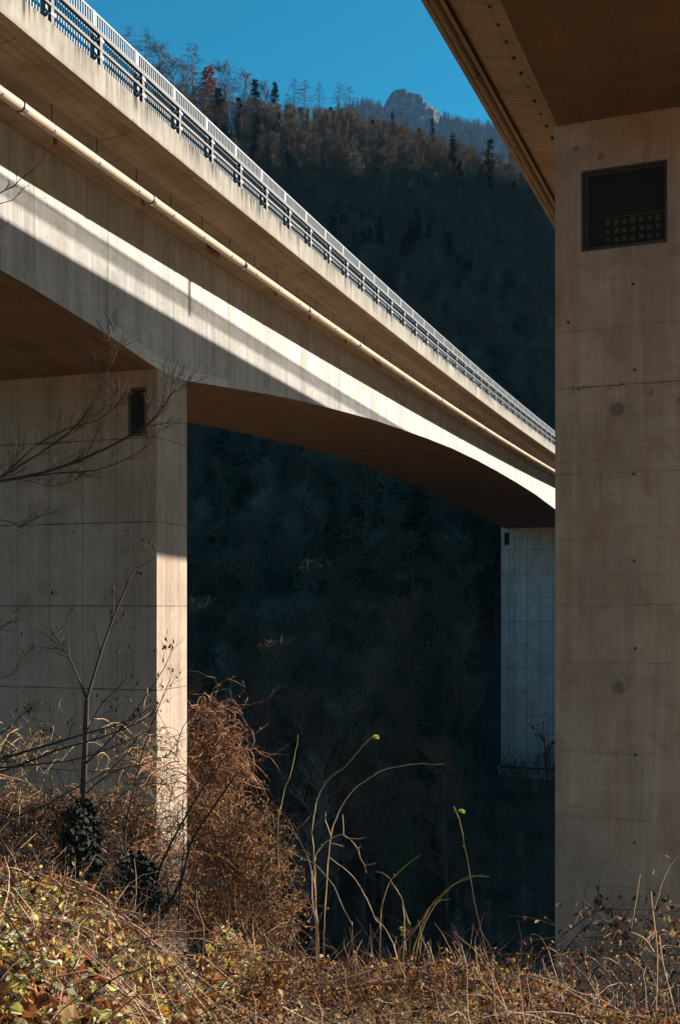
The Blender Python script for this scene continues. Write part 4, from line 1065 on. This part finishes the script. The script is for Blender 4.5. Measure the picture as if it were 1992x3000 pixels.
# slanting dark stems, a thing of their own
def stems(name,label,Y,LS,base,mats,cat='shrub',tip=(.2,1,.05,1),ns=9,L=.5,seed=1,depth=2):
    rg=random.Random(seed); rt=empty(name,base); tag(rt,label,cat)
    for l,a,b_ in LS:
        mb=MB(); pt=px(l,Y,rg.uniform(-.4,.4)); grow(mb,smoothpts([Vector(base)+rnd(rg,.1)]+pt if (Vector(base)-pt[0]).length<3 else pt,2),a,b_,rg,depth,ns,L,0,.2,tip,.8); build_at(mb,'branch',mats,rt)
    return rt
stems('hazel_shrub','dark leaning shrub with thick slanting stems crossing the base of the lit pier',12,
 [([(455,2760),(478,2680),(530,2590),(552,2500),(575,2440),(640,2345),(690,2270)],.03,.008),([(420,2760),(450,2650),(470,2540),(540,2400),(600,2300),(660,2220)],.024,.005),
  ([(460,2740),(420,2600),(370,2500),(300,2420),(250,2380)],.012,.003),([(530,2590),(540,2500),(535,2400),(540,2300)],.012,.003),([(500,2640),(560,2590),(640,2610),(720,2660)],.009,.002),([(370,2720),(368,2500),(372,2400),(420,2200),(470,2060),(500,1990)],.016,.003)],
 (-1.9,12,-5.6),[m_stemd,m_leafd],ns=11,L=.6,seed=21)
stems('leafless_shrub','bare shrub with long near-horizontal dark branches fanning up right across the shaded pier',8,
 [([(-400,2330),(-40,2235),(100,2195),(250,2150),(380,2110),(460,2060)],.016,.003),([(-400,2360),(0,2262),(160,2200),(300,2160),(420,2110),(455,2075)],.012,.003),
  ([(-300,2300),(0,2250),(200,2230),(330,2190),(440,2140)],.011,.002),([(-200,2420),(60,2390),(200,2320),(330,2250),(430,2150)],.009,.002),([(-200,2200),(0,2150),(60,2100),(120,2050)],.007,.002)],
 (-2.9,8,-4.2),[m_stemd,m_leafd],ns=10,L=.34,seed=22)
# ---- tangled masses of traveller's-joy
def tangle(name,label,ells,n,mats,seed,Y,base,r=.006,L=(.5,1.6),hang=.35,leafs=0,leafsz=.05,wob=.32,cat='shrub',core=None,mix=(0,0,0,1),ntw=0):
    rg=random.Random(seed); mb=MB(); lf=MB()
    W=[e[3]*e[4] for e in ells]
    for i in range(n):
        e=rg.choices(ells,W)[0]; cx_,cy_,cz_=unp(e[0],e[1],Y+e[2]); k=(Y+e[2])/F
        while True:
            a=rnd(rg)
            if .25<a.length<1: break
        a=a*(a.length**-.5); a=a*(1+.45*noise.noise(a.normalized()*2.2+Vector((seed,0,0))))
        hole=noise.noise(Vector((a.x*3.1+seed,a.y*2,a.z*3.1*e[4]/e[3])))
        if hole>-.03 and rg.random()<.88: continue
        p=Vector((cx_+a.x*e[3]*k,cy_+a.y*e[5],cz_+a.z*e[4]*k))
        d=Vector((rg.uniform(-1,1),rg.uniform(-.7,.7),rg.uniform(-.2,1.0)))
        pts=wander(rg,p,d,rg.uniform(*L),7,hang,wob); rr=r*rg.uniform(.5,1.4)
        mb.tube(pts,[rr,rr,rr,rr*.9,rr*.8,rr*.65,rr*.5,rr*.3],3,rg.choice(mix))
        for _ in range(ntw):
            j=rg.randint(0,6); mb.sliver(pts[j],(rnd(rg)+Vector((0,0,-.2)))*rg.uniform(.1,.35),rr*.8,rg.choice(mix))
        for _ in range(leafs):
            lf.leaf(pts[rg.randint(1,7)]+rnd(rg,.05),rnd(rg)+Vector((0,0,-.6)),rnd(rg)+Vector((.3,-.6,.3)),leafsz*rg.uniform(.5,1.2),leafsz*rg.uniform(.3,.6),rg.choice((0,0,1,2)),.4)
    rt=empty(name,base); tag(rt,label,cat)
    build_at(mb,'stems',mats,rt)
    if leafs: build_at(lf,'foliage',[m_leafb,m_leafr,m_leafo],rt)
    if core:
        q=MB()
        for l,a_,b_ in core: q.tube(O(l,Y),[a_]*(len(l)*2-1),5)
        build_at(q,'trunk',m_stemd,rt)
    return rt
tm=[m_stemb,m_stemd]
m_rust=simple('rusty vine stem',(.34,.17,.085),.75,var=.45,scale=6); tmr=[m_rust,m_stemd]
tangle('vine_shrub','tall brown tangle of dry climbing vines arching over right beside the lit pier',
 [(615,2140,0,75,80,.9),(650,2230,0,70,90,1.0),(590,2300,0,55,130,1.0)],1500,tmr,31,39,unp(620,2700,39),r=.014,L=(.6,2.6),hang=.30,wob=.75,mix=(0,0,1),leafs=1,leafsz=.10,core=[([(600,2780),(590,2500),(610,2250),(640,2120)],.06,.03)],ntw=2)
tangle('vine_shrub','broad reddish-brown thicket of vines sloping down right of the pier foot',
 [(640,2440,-1,110,110,1.2),(750,2500,-2,100,110,1.2),(620,2620,-2,110,110,1.2),(790,2660,-3,95,110,1.2)],3900,tmr,32,38,unp(700,2900,36),r=.010,L=(.4,1.5),hang=.16,wob=.9,leafs=2,leafsz=.10,mix=(0,1,1),ntw=4)
tangle('vine_shrub','brown vine thicket veiling the lower right face of the lit pier',
 [(490,2440,0,60,130,.8),(500,2620,-1,70,130,.8),(480,2250,0,60,80,.8)],330,tmr,33,23,unp(490,2850,23),r=.010,L=(.5,1.5),hang=.2,leafs=1,leafsz=.09,ntw=1)
tangle('vine_shrub','wide brown thicket heaped against the shaded front of the pier',
 [(90,2420,0,180,90,1.0),(280,2440,0,180,110,1.0),(400,2500,-1,110,130,1.0),(150,2560,-2,260,110,1.0),(350,2640,-3,200,90,1.0)],7500,tmr,34,28.5,unp(200,2850,27),r=.009,L=(.5,1.6),hang=.16,wob=.9,leafs=2,leafsz=.07,mix=(0,1,1),ntw=4)
tangle('vine_shrub','thin sunlit vines with yellow leaves climbing before the shaded pier corner',
 [(380,2180,0,90,90,.8),(440,2230,0,70,100,.8),(60,2240,0,110,120,.8)],480,tm,35,27,unp(380,2700,26),r=.009,L=(.5,1.4),hang=.2,leafs=1,leafsz=.11,ntw=1)
# ivy
def ivy(label,ells,n,seed,Y,base,sz):
    rg=random.Random(seed); lf=MB(); st=MB()
    for i in range(n):
        e=rg.choice(ells); c0=Vector(unp(e[0],e[1],Y)); k=Y/F; a=rnd(rg)
        if a.length>1: a.normalize()
        p=c0+Vector((a.x*e[2]*k,a.y*.4,a.z*e[3]*k)); s=sz*rg.uniform(.6,1.2); lf.leaf(p,rnd(rg)+Vector((0,0,-.5)),rnd(rg)+Vector((0,-.8,.5)),s,s*.8,0,.2)
        if i%9==0: st.tube(wander(rg,p,rnd(rg),.4,4,.1,.3),.004,3)
    rt=empty('ivy_bush',base); tag(rt,label,'ivy'); build_at(lf,'foliage',m_leafg,rt); build_at(st,'stems',m_stemd,rt)
ivy('dark green ivy clump around the foot of the slim forked tree',[(240,2480,50,90),(250,2560,50,70),(240,2400,25,60)],1100,41,10,(-2.35,10,-4.9),.07)
ivy('dark evergreen ivy bush between the thicket and the lit pier foot',[(400,2590,60,90),(430,2660,55,60),(370,2660,60,60)],1500,42,12,(-2.1,12,-5.4),.08)
ivy('low dark bush on the bank right of the pier foot',[(690,2790,70,40),(740,2820,60,40)],500,43,14,(-1.2,14,-6),.08)
# vines before the right pier
def tangleR():
    rg=random.Random(61); rt=empty('vine_shrub',(2.0,8.2,-3.6)); tag(rt,'dark half-lit tangle of vines and dead leaves in front of the right pier','shrub')
    mb=MB(); lf=MB(); Y=8.0
    arcs=[([(1640,2745),(1700,2700),(1750,2668),(1830,2665),(1920,2668),(2010,2690)],.005),([(1690,2607),(1710,2640),(1760,2680),(1800,2720),(1850,2770)],.004),
          ([(1650,2790),(1690,2740),(1730,2710),(1800,2712),(1860,2760)],.004),([(1640,2850),(1700,2820),(1800,2780),(1900,2760)],.004),([(1760,2900),(1800,2780),(1870,2700),(1940,2650)],.004)]
    for l,r in arcs: grow(mb,O(l,Y,rg.uniform(-.4,.4)),r,.002,rg,2,9,.35,0,0,(.35,1,.055,1),.9)
    for i in range(560):
        while True:
            u=rg.uniform(1635,2050); v=rg.uniform(2670,3080)
            if v>2670+((1900-u)**2)/560 or u>1900: break
        p=Vector(unp(u,v,Y+rg.uniform(-.8,.8))); lit=rg.random()<.30
        pts=wander(rg,p,rnd(rg)+Vector((0,0,.1)),rg.uniform(.15,.7),6,.12,.3); r=rg.uniform(.0015,.003); mb.tube(pts,[r,r,r,r*.8,r*.7,r*.5,r*.3],3,2 if lit else 0)
        if rg.random()<.7: 
            for _ in range(2): lf.leaf(pts[rg.randint(1,6)],rnd(rg)+Vector((0,0,-.8)),rnd(rg),rg.uniform(.02,.06),rg.uniform(.012,.03),rg.choice((0,0,0,1,2)),.5)
    for l,r in [([(1920,2960),(1925,2800),(1915,2700),(1908,2640),(1906,2612)],.004),([(1848,2720),(1862,2640),(1868,2600),(1874,2560)],.003),([(1990,2500),(1960,2540),(1937,2590),(1926,2630),(1915,2665)],.003),([(1985,3000),(1960,2900),(1940,2820),(1930,2740)],.004),([(1850,2732),(1880,2745),(1900,2765),(1915,2790)],.0045)]:
        mb.tube(O(l,6.6),r,4,2)
    build_at(mb,'stems',[m_stemd,m_leafd,m_stemb],rt); build_at(lf,'foliage',[m_leafd,m_leafr,m_leafb],rt)
    q=MB()
    for (u,v) in ((1745,2890),(1785,2935),(1640,2825)):
        c0=Vector(unp(u,v,7.2))
        for i in range(60): q.sliver(c0,rnd(rg,.035),.001)
    build_at(q,'seed_fluff',m_fluff,rt)
tangleR()
# pale feather-like leaf at the lower edge, small tree by the far pier
q=MB(); q.leaf(unp(1664,2960,6.4),Vector((.5,-.1,-1)),Vector((.5,-.8,.5)),.07,.032,0,.1)
o=q.build('fallen_leaf',m_fluff); tag(o,'single almost white leaf at the lower left corner of the right pier','leaf')
rg=random.Random(71); rt=empty('young_tree',unp(1601,2290,112)); tag(rt,'tiny bare tree standing against the foot of the distant pier','tree')
mb=MB()
for l,a,b_ in [([(1602,2300),(1598,2230),(1594,2180),(1590,2110)],.12,.03),([(1600,2240),(1608,2200),(1616,2178)],.07,.02),([(1594,2180),(1580,2150),(1562,2128)],.05,.02)]:
    grow(mb,O(l,112),a,b_,rg,2,9,1.6,0,.2,(.3,1,.4,1),.8)
for v_ in range(0): pass
build_at(mb,'branch',[m_stemd,m_leafd],rt)
rt=empty('leafless_shrub',unp(1530,2290,111)); tag(rt,'low bare shrubs along the footing of the distant pier','shrub'); mb=MB()
for i in range(160):
    u=rg.uniform(1460,1640); mb.tube(wander(rg,Vector(unp(u,rg.uniform(2240,2300),112)),Vector((rg.uniform(-.5,.5),0,1)),rg.uniform(.5,2.2),4,0,.25),[.03,.03,.02,.02,.01],3)
build_at(mb,'branch',m_stemd,rt)

# ------------------------------------------------------------------ camera, light, world
cam=bpy.data.cameras.new('camera'); co=bpy.data.objects.new('camera',cam); COL.objects.link(co); scene.camera=co
cam.sensor_fit='VERTICAL'; cam.sensor_height=36; cam.sensor_width=36*679/1024; cam.lens=F/3000*36; cam.shift_y=(HV-1500)/3000
cam.clip_start=.05; cam.clip_end=20000
co.location=(0,0,0); co.rotation_euler=(R(90),0,0)
SUN_AZ=68.6; SUN_EL=19.2
sd=Vector((math.sin(R(SUN_AZ))*math.cos(R(SUN_EL)),math.cos(R(SUN_AZ))*math.cos(R(SUN_EL)),math.sin(R(SUN_EL))))
sl=bpy.data.lights.new('sun','SUN'); sl.energy=5; sl.angle=R(.55); sl.color=(1,.90,.77)
so=bpy.data.objects.new('sun',sl); COL.objects.link(so); so.rotation_euler=sd.to_track_quat('Z','Y').to_euler()
w=bpy.data.worlds.new('World'); scene.world=w; w.use_nodes=True; nt=w.node_tree
bg=nt.nodes['Background']; sk=nt.nodes.new('ShaderNodeTexSky'); sk.sky_type='NISHITA'; sk.sun_disc=False
sk.sun_elevation=R(SUN_EL); sk.sun_rotation=R(SUN_AZ); sk.altitude=700; sk.air_density=1.0; sk.dust_density=.25; sk.ozone_density=2.2
hs=nt.nodes.new('ShaderNodeHueSaturation'); hs.inputs['Saturation'].default_value=2.7
hs.inputs['Hue'].default_value=.474; hs.inputs['Value'].default_value=.54
nt.links.new(sk.outputs[0],hs.inputs['Color']); nt.links.new(hs.outputs[0],bg.inputs['Color']); bg.inputs['Strength'].default_value=.12
scene.view_settings.view_transform='Standard'; scene.view_settings.look='None'; scene.view_settings.gamma=1; scene.view_settings.exposure=1.25
scene.cycles.max_bounces=6; scene.cycles.diffuse_bounces=4; scene.cycles.volume_bounces=0
scene.cycles.use_denoising=True
